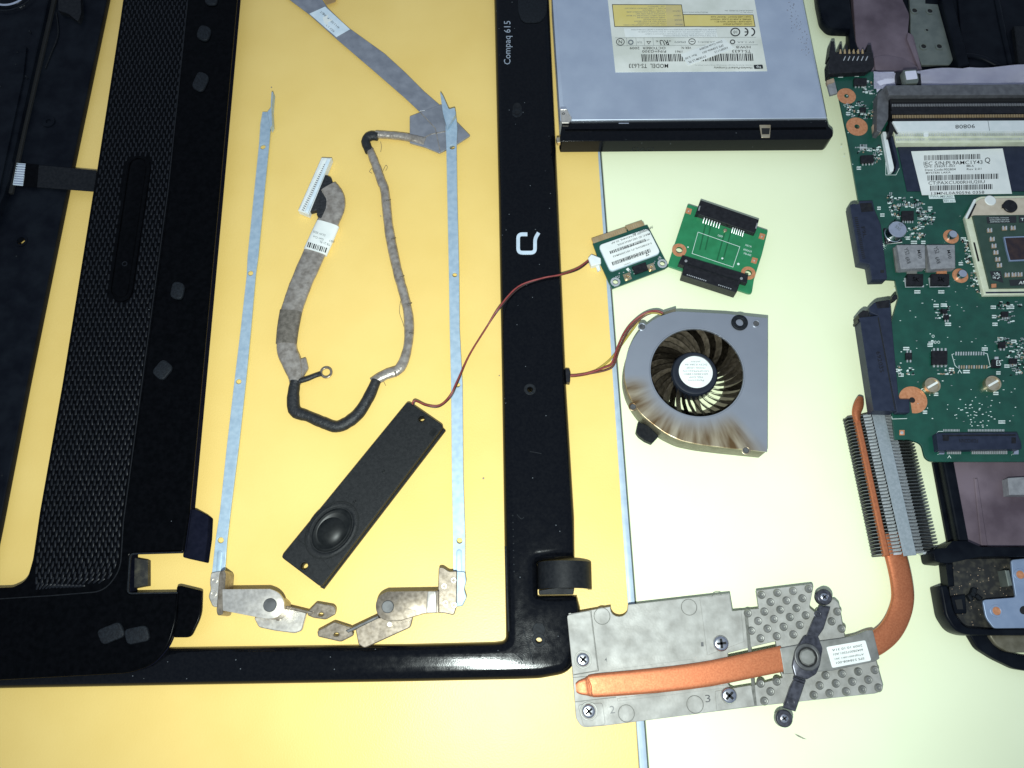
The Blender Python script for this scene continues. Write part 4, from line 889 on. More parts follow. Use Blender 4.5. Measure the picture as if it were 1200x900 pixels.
for x, y, r in ((705.5, 722, 3.4), (807.5, 711.5, 3.3), (841, 704, 3.0), (734, 836, 3.3), (814.5, 825.5, 3.4)):
    ring('ejector_mark', x, y, r, r-.3, ZP-.05, ZP+.08, m_edgeline, hs, b=.02); cyl('ejector_face', x, y, r-.6, ZP-.1, ZP+.05, m_alu, hs, b=.02)
for s, x, y, a in (('2', 717.5, 831.5, -6), ('3', 829.5, 818.5, -6), ('1', 823, 755, -6), ('4', 710, 773, -6)): text(s, x, y, 6 if s in '23' else 3, 9 if s in '23' else 5, a, ZP+.06, hs, m_pin, .02, 'cast_numeral')
for x, y, r, m in ((683.3, 773, 3.1, m_steel), (690, 833.6, 3.1, m_steel)): ring('screw_seat', x, y, 3.5, 2.9, ZP+.4, ZP+.7, m_alud, hs); screw(x, y, 2.7, ZP+.5, m, hs)
for x, y in ((845.5, 754), (855, 815.3)): screw(x, y, 3.1, ZP+1.2, m_steel, hs, depth=2.2)
# copper pipe lying in the plate
pipe = sweep('copper_pipe', [(675, 806, 9.0, 3.4, 1.4), (679, 805.6, 9.1, 5.2, 1.8), (686.5, 804.8, 9.2, 6.6, 2.2), (691, 804.2, 9.4, 7.8, 2.8), (699, 803.2, 9.6, 8.8, 3.2), (745, 799.5, 9.6, 9.2, 3.2), (790, 795, 9.6, 9.4, 3.2), (830, 789.5, 9.6, 9.5, 3.2), (870, 781.5, 9.5, 9.6, 3.0), (918, 771.5, 9.2, 9.8, 2.4)], m_copper, hs, sub=5, n=20, sq=4.5, smooth=35)
sweep('pipe_crimp', [(690, 798.5, 10.9, .9, .5), (692, 804, 11.15, .9, .5), (692.5, 810.5, 10.9, .9, .5)], m_copper, hs, n=8)
# sheet cover over the pipe end
poly('pipe_cover', rnd([(914, 759.5), (962, 751, 0), (985, 748, 4), (1002, 744.5, 6), (1015, 739, 3), (1023, 738, 3), (1031, 771.5, 1), (1026, 775), (975, 786), (919, 790)], 1), ZP-.4, 10.6, m_alud, hs, b=.7, steps=3)
lb = poly('paper_label', rnd([(968.3, 758.3), (1014, 750.2), (1021, 774), (975.3, 782.8)], 2), 10.55, 10.72, m_paper, hs, b=0)
for i, s in enumerate(('2009.10.10 31A', '6043B0075501.A01', 'AT0JN0010R1 301', 'SPS 538408-001')): text(s, 992.8+i*1.2, 759.2+i*5, 36-i*.8, 2.7, 180-9.5, 10.76, lb, m_ink, .02)
# copper loop from the cover up to the fins
sweep('copper_pipe', [(1012, 761, 9.2, 9, 2.6), (1028, 753, 9.0, 9, 3), (1042, 741, 8.6, 9, 3.2), (1052, 724, 8, 9, 3.4), (1057.5, 703, 7.4, 9, 3.4), (1055.5, 678, 6.2, 9, 3.4), (1048.5, 648, 5.0, 9, 3.4), (1042, 626, 4.4, 9, 3.4)], m_copper, hs, sub=6, n=20, sq=2.8, smooth=50)
# fin stack in its own frame: a along the stack, u across
fa, fb = W(992.5, 487, 6), W(1027.5, 651.5, 6)
fax = (fb-fa); FL = fax.length; fax.normalize(); fu = Vector((-fax.y, fax.x, 0))
if fu.x < 0: fu = -fu
prof = [(0, .4), (0, 6.0), (2.2, 6.6), (5.0, 6.8), (6.6, 8.0), (9.6, 8.9), (15.2, 8.9), (20, 6.0), (23.5, 5.2), (27.2, 4.8), (27.2, .4)]
NF = 43; first = None
for i in range(NF):
    a0 = fa+fax*(FL*(i+.5)/NF); a0 = Vector((a0.x, a0.y, 0))
    if first is None:
        bm = bmesh.new(); th = .32; pit = FL/NF
        f0 = [bm.verts.new(fu*u+Vector((0, 0, q))) for u, q in prof]; f1 = [bm.verts.new(fu*u+fax*th+Vector((0, 0, q))) for u, q in prof]
        bm.faces.new(f0); bm.faces.new(list(reversed(f1)))
        for k in range(len(prof)): bm.faces.new((f0[k], f0[(k+1) % len(prof)], f1[(k+1) % len(prof)], f1[k]))
        for (u0, q0, u1, q1) in ((15.3, 8.95, 20.0, 6.3), (6.4, 8.0, 9.5, 8.95)):
            t = .09
            q = [bm.verts.new(fu*u0+Vector((0, 0, q0))), bm.verts.new(fu*u1+Vector((0, 0, q1))), bm.verts.new(fu*u1+fax*pit*.70+Vector((0, 0, q1-1.1))), bm.verts.new(fu*u0+fax*pit*.70+Vector((0, 0, q0-.8)))]
            bm.faces.new(q).material_index = 1
        me = bpy.data.meshes.new('fin'); bm.to_mesh(me); bm.free()
        first = link('fin', me, [m_finshade, m_finlit], hs, org=Vector((0, 0, 0)))
        first.location = (a0-ORI[hs])*.001
    else: clone(first, hs, a0)
def fbox(name, u0, u1, a0, a1, z0, z1, mat, b=.1, skew=0):
    bm = bmesh.new(); o = Vector((fa.x, fa.y, 0))
    add_prism(bm, [o+fu*u0+fax*a0, o+fu*u1+fax*(a0-skew), o+fu*u1+fax*(a1-skew), o+fu*u0+fax*a1], z0, z1, b); return frombm(name, bm, mat, hs)
fbox('dark_gap_plate', .3, 27, 0, FL, .3, .9, m_pin)  # plate added dark so the gaps between fins look shaded
fbox('top_strip', 9.7, 15.1, -.3, FL+1.2, 8.85, 9.15, m_finplate)
fbox('pipe_edge', 2.5, 5.0, 0, FL+.5, 5.2, 7.6, m_copper, .5)
fbox('end_fin', 20, 27.6, FL-.2, FL+.8, .6, 5.2, m_finlit, .1)
sweep('pipe_tip', [(1004.5, 494, 6.6, 2.6, 3), (1003.5, 484, 6.4, 4.0, 2.8), (1006.5, 474, 6.4, 4.4, 2.6), (1008.5, 465.5, 6.2, 2.4, 1.8)], m_copper, hs, n=12)
# pressed studs of the thin plate
studs = [(215, 85), (308, 73), (400, 62), (492, 50), (268, 127), (362, 118), (455, 105), (135, 193), (232, 183), (325, 172), (420, 162), (475, 205), (195, 238), (288, 227), (382, 215), (155, 295), (250, 283), (345, 272), (440, 262), (210, 340), (305, 328), (402, 317), (660, 183), (627, 240), (685, 283),
         (210, 605), (305, 593), (268, 652), (232, 708), (592, 557), (688, 547), (783, 535), (880, 525), (557, 617), (652, 605), (748, 594), (842, 583), (522, 673), (615, 663), (712, 652), (808, 640), (902, 630)]
s0 = None
for x, y in studs:
    p = W(850+x/5, 680+y/5, ZP+1.0)
    if s0 is None: s0 = lathe('stud', p, [(1.75, ZP-.1), (1.5, ZP+.25), (1.35, ZP+.9), (1.15, ZP+1.15), (.75, ZP+1.05), (.5, ZP+.75), (.05, ZP+.65)], m_alud, hs, 16)
    else: clone(s0, hs, Vector((p.x, p.y, ORI[s0].z)))
# spring arm
arm = poly('spring_plate', rnd([(943, 745), (958, 744.5), (964.5, 760), (961.5, 779), (957, 790), (946, 796.5), (932, 792.5), (928.8, 780), (932.5, 762)], 2), 10.6, 12.2, m_arm, hs, b=.5, steps=2)
poly('upper_arm', [(961.5, 709), (973.5, 712), (965.5, 737), (958.5, 747), (946, 745), (951, 732)], 11.0, 12.4, m_arm, hs, b=.35)
poly('lower_arm', [(931, 796.5), (943.5, 801), (940, 812), (932.5, 834), (918, 829.5), (926, 806)], 11.0, 12.4, m_arm, hs, b=.35)
poly('arm_fold', rect(937, 797, 15, 3, 20), 12.2, 13.0, m_arm, hs, b=.3)
for x, y, r in ((966.3, 699.5, 3.2), (919.3, 842, 3.3)):
    poly('arm_end', circ(x, y, r, 12, 20), 9.0, 12.0, m_arm, hs, b=.4); ring('screw_washer', x, y, r-.5, 1.6, 11.9, 12.6, m_arm, hs); screw(x, y, 1.7, 12.4, m_steel, hs)
ring('hub_ring', 946.8, 770, 5.2, 3.7, 12.0, 13.3, m_pin, hs, b=.4); cyl('hub_cap', 946.8, 770, 3.3, 11.5, 13.2, m_alud, hs, b=.5, n=8); ring('hub_rim', 946.8, 770, 3.75, 3.3, 11.8, 12.9, m_hole, hs)
for x, y in ((958.5, 720), (927.5, 823)): ring('arm_dimple', x, y, 1.5, 1.0, 12.35, 12.6, m_arm, hs)

# ------------------------------------------------------------------ laptop base tray
bt = thing('laptop_bottom_case', 'black laptop base tray under the green main board', 'laptop case', 1160, 300)
poly('floor', [(965, -60), (1400, -60), (1400, 760), (1136, 744), (1112, 640), (1004, 60)], .3, 2.0, m_case, bt, b=.2)
poly('side_rail', rnd([(952, -60), (959, 0), (963.5, 22, 4), (973, 32.5, 6), (995.5, 33.5, 0), (995.5, 52, 0), (1012, 110), (1105, 540), (1124, 637), (1137, 641), (1118, 540), (1024, 110), (1003, 48), (996, 0), (990, -60)], 0, 4), 1.8, 8.0, m_case, bt, b=.8, holes=[])
poly('shield_film', rnd([(996, -60), (1056, -60), (1058, 0), (1066, 17, 4), (1064, 39, 2), (1070, 40, 3), (1081, 82, 0), (1084, 110), (1024, 110), (1003, 50)], 1), 1.9, 5.0, m_purple, bt, b=.5)
poly('film_fold', rnd([(1024, 66), (1040, 64), (1058, 68), (1076, 78), (1081, 84), (1026, 84)], 3), 4.9, 6.0, m_purple, bt, b=.6, steps=3)
poly('film_edge', [(1064, 38), (1068, 39.5), (1081, 82), (1078, 83), (1063, 45)], 4.9, 6.4, m_purple, bt, b=.2)
mb_ = poly('mount_plate', rnd([(1062, -60), (1084, -60), (1084.5, 4), (1099, 5), (1117, 70, 2), (1113, 76, 2), (1080, 76), (1067, 39, 3), (1067, 17, 3)], 0, 4), 1.9, 3.4, m_platg, bt, b=.2, holes=[])
for x, y in ((1072, 12), (1090, 12.5), (1082.6, 54), (1101, 54)): ring('plate_eyelet', x, y, 2.1, 1.3, 3.3, 3.8, m_platg, mb_); cyl('plate_hole', x, y, 1.3, 3.2, 3.45, m_hole, mb_, b=.02, n=16)
ring('plate_eyelet', 1086.4, 35, 1.3, .7, 3.3, 3.6, m_platg, mb_); cyl('plate_hole', 1086.4, 35, .7, 3.2, 3.45, m_hole, mb_, b=.02, n=12)
poly('tray_wall', [(1100, -60), (1112, -60), (1117, 0), (1137, 76), (1124, 78), (1104, 0)], 1.9, 6.5, m_case, bt, b=.5)
poly('recess_floor', [(1117, -60), (1400, -60), (1400, 100), (1122, 100), (1128, 60)], 1.9, 3.0, m_case, bt, b=.3)
sweep('tray_rib', [(1163, -30, 3.2, 3, 2), (1172, 20, 3.2, 3, 2), (1183, 70, 3.2, 3, 2), (1187, 90, 3.2, 3, 2)], m_case, bt, sub=3)
sweep('tray_rib', [(1122, 66, 3.2, 3, 3), (1146, 67, 3.2, 3, 3), (1170, 78, 3.2, 3, 3)], m_case, bt, sub=4)
poly('tray_box', [(1189, 30), (1260, 30), (1260, 80), (1195, 80)], 2.9, 6, m_blkm, bt, b=.5)
# lower end of the tray
poly('shield_film', [(1108, 500), (1400, 500), (1400, 640), (1134, 641), (1124, 600)], 1.9, 4.5, m_purple, bt, b=.4)
poly('cable_socket', rnd([(1181, 560), (1215, 558), (1215, 580), (1183, 580)], 1), 4.4, 9, m_grey, bt, b=.5)
poly('film_ridge', [(1142, 560), (1146, 560), (1158, 640), (1150, 640)], 4.4, 5.2, m_purple, bt, b=.4)
poly('end_wall', rnd([(1093.5, 645.5, 4), (1098, 642.5, 3), (1109, 642), (1116, 634), (1134, 634), (1150, 641), (1400, 642), (1400, 652), (1150, 652), (1112, 660), (1096, 658.5, 4)], 1.5), .4, 12, m_case, bt, b=.9, steps=3)
poly('corner_floor', [(1110, 655), (1400, 650), (1400, 740), (1140, 742), (1116, 722)], .4, 3.0, m_dustlit, bt, b=.3)
poly('corner_wall', rnd([(1101.5, 686, 2), (1111, 685.5, 1), (1113, 692), (1118, 717, 8), (1131, 735, 6), (1160, 737.5), (1400, 737), (1400, 745), (1134, 744.5, 8), (1119, 739, 8), (1108, 722, 5)], 1), .4, 10, m_case, bt, b=.8, holes=[], smooth=50)
poly('corner_post', [(1109, 660), (1117, 660), (1119, 687), (1112, 687)], .4, 7, m_case, bt, b=.5)
lt = poly('latch_frame', rnd([(1115, 699), (1131, 697), (1133, 719), (1119, 719)], 1), 2.9, 7.5, m_case, bt, b=.4); poly('latch_window', [(1119, 703), (1127, 702), (1129, 714), (1122, 714)], 7.4, 7.7, m_hole, lt, b=.05)
poly('shaft', rnd([(1134, 740), (1155, 742), (1172, 762), (1200, 768), (1230, 768), (1230, 790), (1190, 784), (1165, 772), (1146, 760)], 5), .4, 4, m_case, bt, b=1.2, steps=3)
poly('hinge_barrel', rnd([(1158, 743), (1230, 741), (1230, 764), (1185, 765), (1168, 757)], 6), .4, 6, m_fanside, bt, b=1, steps=3)
bp = poly('hinge_plate', rnd([(1185, 656, 3), (1215, 653), (1215, 736), (1165, 736.5, 3), (1155.5, 724, 5), (1151.5, 703, 4), (1190.5, 700, 3), (1186.5, 675)], 1), 8.0, 9.2, m_plate, bt, b=.25, holes=[])
for x, y in ((1168, 716), (1195.8, 673.5)): ring('screw_hole_rim', x, y, 2.5, 1.7, 9.1, 9.5, m_plate, bp); cyl('threaded_insert', x, y, 1.7, 8.6, 9.25, m_copring, bp, b=.1, n=16)
poly('slotted_hole', ell(1200, 715, 5, 5), 9.0, 9.26, m_hole, bp, b=0)
poly('spring_clip', [(1178, 668), (1183, 668), (1187, 686), (1182, 687)], 2.9, 8.8, m_platg, bt, b=.3)
for x, y, w, h, a in ((1142, 694, 6, 10, 20), (1148, 700, 8, 4, 40), (1138, 700, 4, 8, -30)): poly('plastic_shard', rect(x, y, w, h, a), 2.9, 5.5, m_rub, bt, b=.4)
random.seed(21); a = Acc()
for i in range(90):
    x, y = random.uniform(1113, 1180), random.uniform(663, 733)
    if x > 1150 and y > 698: continue
    a.prism(rect(x, y, random.uniform(.4, 1.3), random.uniform(.4, .9), random.uniform(0, 90)), 2.9, 3.2)
a.build('dust', m_tan, bt, 'stuff')

# ------------------------------------------------------------------ main board
mb = thing('main_board', 'dark green laptop main board crowded with sockets and chips', 'circuit board', 1120, 300, 2.0)
ZB = 12.4
bo = [(971, 80), (1024, 84), (1030, 90), (1400, 90), (1400, 541), (1090, 541, 4), (1084, 536, 3), (1080, 520, 5), (1066, 515, 2), (1049, 515), (1045, 482), (1040, 420), (1044, 380), (1053, 349), (1049, 328), (1030, 327), (1008, 240), (1006, 235), (993, 160), (981, 102), (973, 92)]
poly('board', rnd(bo, 0, 4), 11.0, ZB, m_pcb, mb, b=.12, holes=[circ(989.5, 113, 1.1, ZB, 12), circ(1005, 148.8, 1.2, ZB, 12), circ(1069, 468.8, 1.3, ZB, 14)])
def bx(name, pts, h, mat, parent=None, z=ZB, b=.15, r=0): return poly(name, rnd(pts, r) if r else pts, z-.05, z+h, mat, parent or mb, b=b)
random.seed(31)
# copper rings
ring('copper_pad', 992, 112.5, 4.6, 1.15, ZB, ZB+.06, m_copring, mb, b=.02); ring('copper_pad', 1004.3, 148.3, 5.2, 1.25, ZB, ZB+.06, m_copring, mb, b=.02)
cp = circ(1070, 468.5, 6.1, ZB+.06, 36)
cut = [p for p in cp if not (p[0] < 1069 and p[1] > 468.5)]
i0 = max(range(len(cut)), key=lambda i: math.dist(cut[i], cut[(i+1) % len(cut)])); cut = cut[i0+1:]+cut[:i0+1]
poly('copper_pad', cut+[(1069, 484) if cut[-1][1] > 475 else (1055, 468.5), (1067, 470), (1055.5, 468.5) if cut[-1][1] > 475 else (1069, 484)], ZB, ZB+.06, m_copring, mb, b=0)
cyl('pad_hole', 1069, 468.8, 1.3, ZB, ZB+.12, m_hole, mb, b=.02, n=14)
# battery connector, top left corner
bcn = poly('battery_connector', rnd([(971, 72), (974.5, 62), (985, 60), (1023, 61), (1024.5, 78), (1016, 84), (972, 86)], 1), 9.5, ZB+3.2, m_chip, mb, b=.35)
for x, y, w in ((976.5, 56, 5), (985.5, 57.5, 3), (992.5, 58.5, 3), (1019.5, 60, 5)): poly('connector_tooth', [(x-w, 66), (x-w*.5, y-8 if w > 4 else y-6), (x+w*.2, y-8 if w > 4 else y-6), (x+w*.7, 66)], 9.5, ZB+3.0, m_chip, bcn, b=.2)
for i in range(6):
    x = 985+i*5.2
    poly('gold_blade', [(x-1.4, 62.5), (x-.5, 57.5), (x+.6, 57.5), (x+1.4, 62.5)], ZB+1.5, ZB+3.5, m_gold, bcn, b=.1)
    sweep('contact_pin', [(x+5.8, 66, ZB+3.2, .45, .3), (x+4, 70, ZB+3.3, .45, .3), (x+.8, 78, ZB+1.6, .45, .3), (x, 83, ZB+.2, .6, .3)], m_solder, bcn, sub=3, n=6)
bx('side_switch', [(968.8, 94.5), (978, 92), (981.8, 108.5), (973.2, 111)], 1.5, m_grey, z=11.0, b=.25); bx('switch_lever', [(969, 94), (977, 91), (978, 95.5), (970, 98)], 2.2, m_tan, z=11.2)
# memory slot
poly('slot_cover', rnd([(1038.5, 100), (1400, 97), (1400, 110), (1042, 111.5)], .5), ZB-.1, ZB+9.0, m_slot, mb, b=.3)
poly('slot_side', rnd([(1028.5, 109.5), (1038, 100.5), (1041.5, 112), (1041, 139), (1036, 148), (1032, 154.5), (1027.5, 153)], 1), ZB-.1, ZB+5.5, m_slot, mb, b=.3)
sk = poly('memory_slot', [(1042, 111.5), (1400, 109), (1400, 140), (1048, 142)], ZB-.1, ZB+6.2, m_chip, mb, b=.3)
for y, hgt, mt, nm in ((116, .5, m_hole, 'slot_rail'), (130, .5, m_chip, 'slot_rail')): poly(nm, [(1044, y), (1400, y-2.5), (1400, y+1), (1045, y+3.5)], ZB+6.1, ZB+6.2+hgt, mt, sk, b=.15)
a = Acc(); b_ = Acc()
for i in range(84):
    x = 1046+i*1.9
    a.prism(rect(x, 123.2-.006*(x-1046), .8, 2.6, 0), ZB+6.1, ZB+6.7); b_.prism(rect(x+.5, 136.5-.006*(x-1046), .9, 3.4, 0), ZB+6.1, ZB+6.6)
o = a.build('slot_contacts', m_grey, sk, 'stuff'); o = b_.build('gold_contacts', m_gold, sk, 'stuff')
wb_ = poly('slot_latch_bar', rnd([(1046, 142), (1400, 139.5), (1400, 152), (1052.5, 154)], .5), ZB-.1, ZB+6.0, m_wplast, mb, b=.35)
text('90808', 1131, 148.2, 23, 4.6, 178, ZB+6.05, wb_, m_ink, .03)
poly('bar_seam', [(1157.5, 141), (1158, 141), (1160, 153.3), (1159.5, 153.3)], ZB+6, ZB+6.08, m_ink2, wb_, b=0)
cs_ = poly('contact_strip', [(1047, 154), (1400, 152), (1400, 165), (1050, 167)], ZB-.1, ZB+4.0, m_cream, mb, b=.2)
a = Acc()
for i in range(80):
    x = 1050+i*2
    if 1083 < x < 1088: continue
    a.prism(rect(x, 158-.006*(x-1050), 1.1, 3.2, 4), ZB+3.9, ZB+4.5); a.prism(rect(x+.8, 163.6-.006*(x-1050), .9, 2.4, 4), ZB+3.9, ZB+4.3)
a.build('strip_contacts', m_solder, cs_, 'stuff')
bx('strip_key', rect(1085.5, 157, 5, 5), .9, m_wplast, z=ZB+4)
poly('slot_hook', rnd([(1043, 141), (1050, 147), (1055, 154, 2), (1051, 157), (1048, 152), (1045, 160), (1041, 160)], 1), ZB, ZB+5, m_chip, mb, b=.3)
sa = poly('slot_arm', rnd([(1034.5, 154), (1038.5, 154), (1048, 196), (1047, 200.5), (1043, 201)], 1), ZB, ZB+2.5, m_wplast, mb, b=.3)
poly('arm_spring', rnd([(1043.5, 160), (1046.5, 159), (1050.5, 176), (1054, 196, 2), (1049, 201), (1051, 190)], 1), ZB, ZB+3.2, m_blue, mb, b=.3)
stroke('silkscreen_outline', [(1038, 178), (1038, 205), (1050, 205), (1054, 197)], .5, ZB+.05, ZB+.05, m_silk, mb)
bx('slot_clip', rnd([(1022.5, 146), (1030, 143), (1033, 155), (1028, 159), (1024, 157)], 1), 1.6, m_tan)
pad = poly('insulating_sheet', [(1051, 167), (1400, 165), (1400, 224), (1063, 224)], ZB, ZB+.4, m_blue, mb, b=.05)
# serial number label
lab = poly('serial_label', [(1067.8, 177.3), (1175, 174), (1186, 227), (1080.5, 228.6)], ZB+.4, ZB+.55, m_paper, mb, b=0)
zq = ZB+.6; an = -1.5
barcode(1116, 184.2, 66, 6, an, zq, lab, m_ink, 36); text('IEC S/N:PL9AMC1Y43', 1117, 190.8, 69, 4.4, an, zq, lab, m_ink, .02); text('Q', 1157.3, 188.2, 6.5, 7.6, an, zq, lab, m_ink, .03)
text('GPS: 538391-001', 1101, 194.9, 36, 2.4, an, zq, lab, m_ink, .03); text('MB-A', 1137, 194.4, 8.5, 2.4, an, zq, lab, m_ink, .03)
text('Date Code:902804', 1102, 198.7, 36, 2.6, an, zq, lab, m_ink, .03); text('Rev 2.01', 1141.5, 198, 17, 2.4, an, zq, lab, m_ink, .03); text('MYSTERI LAKA', 1099.5, 202.3, 29, 2.2, an, zq, lab, m_ink, .03)
barcode(1128.5, 207.5, 83, 6.2, an, zq, lab, m_ink, 44); text('CT:PAXCU00RHU2IIU', 1121, 213.7, 66, 3.8, an, zq, lab, m_ink, .02)
barcode(1126.5, 219.6, 73, 6, an, zq, lab, m_ink, 38); text('13MNL0A90596 0358', 1122.5, 226, 62, 3.4, an, zq, lab, m_ink, .02)
bx('code_label', [(1088, 227.8), (1112, 227), (1118, 228.5), (1119, 232.5), (1089, 233)], .1, m_silk, b=0); text('PWA-MB A02', 1103.5, 230.3, 26, 2.6, 0, ZB+.14, mb, m_ink2, .02)
bx('code_label', [(1105, 233.5), (1119, 233), (1120, 237), (1106, 237.5)], .1, m_silk, b=0); text('REV X01', 1112.5, 235.4, 12, 2.2, 0, ZB+.14, mb, m_ink2, .02)
# drive sockets on the board edge
c1 = poly('drive_socket', rnd([(996, 240), (1000, 238.5), (1007, 239), (1007, 235.5), (1022.5, 235), (1025, 246), (1032.5, 264), (1039.8, 327, 1), (1022, 327.5, 1), (1019, 309.5), (1007.5, 307, 1), (998, 252)], 1), 10.6, ZB+4.0, m_blue, mb, b=.35, holes=[])
poly('socket_step', [(1008, 238), (1021.5, 237.2), (1024, 247), (1010, 248)], ZB+3.9, ZB+4.4, m_chip, c1, b=.2)
for i in range(22): poly('socket_slit', rect(1003.2+i*.44, 255+i*2.25, 3.6, .8, -10), ZB+3.95, ZB+4.15, m_hole, c1, b=0)
text('F9L', 1012.5, 272, 13, 4.4, 78, ZB+4.06, c1, m_chip, .04, 'moulded_mark')
for x, y in ((1019, 241), (1034, 318)): poly('socket_pit', rect(x, y, 4, 3, 0), ZB+3.95, ZB+4.45 if y < 250 else ZB+4.15, m_hole, c1, b=0)
c2 = poly('drive_socket', rnd([(1007, 372), (1029.5, 369.5), (1050.8, 481.5, 1), (1024, 481, 1), (1008.3, 377, 1)], 1), 10.6, ZB+4.8, m_blue, mb, b=.5)
poly('socket_lug', rnd([(1005.5, 368, 2), (1012, 363, 2), (1018, 364.5), (1019, 372), (1007.5, 373)], 1), 10.6, ZB+4.4, m_chip, c2, b=.4)
poly('socket_lug', rnd([(1005, 374, 1.5), (1012, 371.5), (1012, 376), (1006, 377.5)], 1), 10.6, ZB+4.0, m_chip, c2, b=.4)
c2b = poly('socket_flange', rnd([(1025, 354), (1043, 351), (1045.5, 381), (1053, 463), (1054.5, 467.5), (1066, 467.5), (1066.5, 483.5), (1051, 483.5), (1029, 370), (1019.5, 366), (1018.5, 360)], 1), ZB-.1, ZB+3.6, m_blue, c2, b=.4, holes=[])
poly('flange_cap', rnd([(1026, 353.5), (1042, 351), (1042.5, 360), (1029, 361)], 1), ZB+3.5, ZB+4.0, m_chip, c2, b=.3)
stroke('socket_groove', [(1029, 372), (1049, 480)], 1.1, ZB+4.75, ZB+4.85, m_hole, c2)
text('69203S', 1031.5, 424, 25, 5, 79, ZB+4.86, c2, m_chip, .06, 'moulded_mark')
bx('board_peg', rnd([(1045, 349), (1048, 345.5), (1051.5, 345.5), (1052, 350), (1047, 353)], 1), 3, m_chip)
# power parts
cb = bx('capacitor_base', rnd([(1035.5, 267), (1054, 267), (1057.5, 283), (1038, 285.5)], 1), .9, m_chip)
cap = lathe('capacitor', W(1045.5, 276, ZB), [(4.1, ZB+.8), (4.1, ZB+1.5), (3.8, ZB+1.7), (4.1, ZB+2.0), (4.1, ZB+5.9), (3.8, ZB+6.3), (3.5, ZB+6.35), (.2, ZB+6.3)], m_chrome, mb, 28)
bx('capacitor_foot', [(1037, 283.5), (1057, 281.5), (1057.5, 284), (1038, 286)], .4, m_wplast)
text('AV', 1055.5, 263, 6, 3.4, 40, ZB+6.4, cap, m_ink2, .03); text('330', 1052.5, 267, 7, 3, 40, ZB+6.4, cap, m_ink2, .03)
for x0 in (1051.5, 1086.5):
    ind = bx('inductor', [(x0, 286.5), (x0+33, 286.3), (x0+33.5, 313.5), (x0+4.5, 315)], 4.0, m_grey, b=.4)
    bx('inductor_base', [(x0-4.5, 290), (x0+2, 287.5), (x0+5, 318), (x0-1, 318)], 1.2, m_alud)
    text('Y52', x0+11, 294.5 if x0 < 1080 else 293, 8, 5, 70, ZB+4.05, ind, m_ink, .02, 'moulded_mark'); text('6R8', x0+12.5, 305, 8, 4.5, 70, ZB+4.05, ind, m_ink, .02, 'moulded_mark'); text('M50', x0+26, 298, 10, 4, 80, ZB+4.05, ind, m_ink, .02, 'moulded_mark')
    bx('solder_tab', rect(x0+17.5, 317.5, 12, 6, 0), .8, m_copring if x0 > 1080 else m_alud, b=.2)
for x, y, w in ((1072, 328, 19), (1101.5, 327.8, 21)):
    d = bx('diode', rect(x+.8, y-.4, w, 13, 0), 2.2, m_chip, b=.3); bx('diode_leg', rect(x-w/2-.3, y+2.5, 3.4, 10.5, -8), .6, m_solder); bx('diode_foot', rect(x, y+7.6, w+3, 1.6, -1), .4, m_solder)
    text('SK', x+1.5, y-.5, 8, 5, 10, ZB+2.2, d, m_grey, .01, 'moulded_mark')
for x, y, X, Y in ((1114.5, 277.3, 1117.3, 274), (1125.3, 323, 1128.7, 320.2)):
    ring('copper_pad', x, y, 3.6, 1.5, ZB, ZB+.1, m_copring, mb, b=.02); cyl('standoff', X, Y, 1.9, ZB, ZB+3.4, m_chrome, mb, b=.4, n=20, steps=2)
# processor socket
poly('socket_body', rnd([(1131, 254), (1143, 233, 2), (1149, 230, 3), (1400, 226), (1400, 343), (1153.5, 345.5, 1)], 0, 3), ZB-.1, ZB+2.4, m_cream, mb, b=.3, holes=[])
poly('socket_lid', rnd([(1138, 253), (1143, 238), (1149, 232.5, 4), (1400, 229), (1400, 250), (1142, 252)], 1), ZB+2.3, ZB+3.8, m_tanplast, mb, b=.3)
poly('socket_lever', rnd([(1131.5, 253.5), (1141.5, 233.5), (1144, 233), (1143, 238), (1134.5, 255), (1133.5, 256)], .5), ZB+2.3, ZB+3.2, m_wplast, mb, b=.2)
poly('lever_gap', [(1135, 254), (1143, 238), (1144.5, 239), (1137, 255)], ZB+2.35, ZB+3.85, m_chip, mb, b=.05)
cyl('lid_eyelet', 1161, 234.5, 2.6, ZB+3.7, ZB+4.2, m_paper, mb, b=.3)
cs = cyl('socket_cam', 1184.5, 241, 3.2, ZB+3.7, ZB+4.8, m_chip, mb, b=.2); poly('cam_notch', rect(1177, 241, 4, 4), ZB+3.7, ZB+4.7, m_chip, cs, b=.2)
poly('socket_slot', [(1140.5, 284), (1142.5, 284), (1148, 306), (1146, 306.5)], ZB+2.35, ZB+2.5, m_hole, mb, b=0)
poly('socket_shadow_gap', [(1155, 342), (1400, 339.5), (1400, 341.5), (1155.5, 343.8)], ZB+2.35, ZB+2.5, m_blue, mb, b=0)
cpu = poly('processor', [(1140, 251.5), (1400, 249), (1400, 335), (1160.5, 337.5)], ZB+2.3, ZB+3.6, m_cpu, mb, b=.1)
die = poly('processor_die', [(1177.5, 278), (1215, 276.5), (1215, 303.5), (1184, 305.5)], ZB+3.5, ZB+4.3, MAT('polished_die', (.03, .02, .025), (.06, .035, .03), rough=.12, metal=.3), cpu, b=.05)
stroke('die_sealant', [(1215, 276.8), (1177, 278.2), (1180, 293), (1183.5, 305.5), (1215, 304)], 1.3, ZB+3.5, ZB+4.4, m_plate, cpu)
poly('printed_panel', [(1156, 254), (1191, 253), (1191, 261), (1157, 262)], ZB+3.6, ZB+3.65, m_ink, cpu, b=0); poly('printed_panel', [(1194, 253), (1215, 252.6), (1215, 260.4), (1194, 260.8)], ZB+3.6, ZB+3.65, m_ink, cpu, b=0)
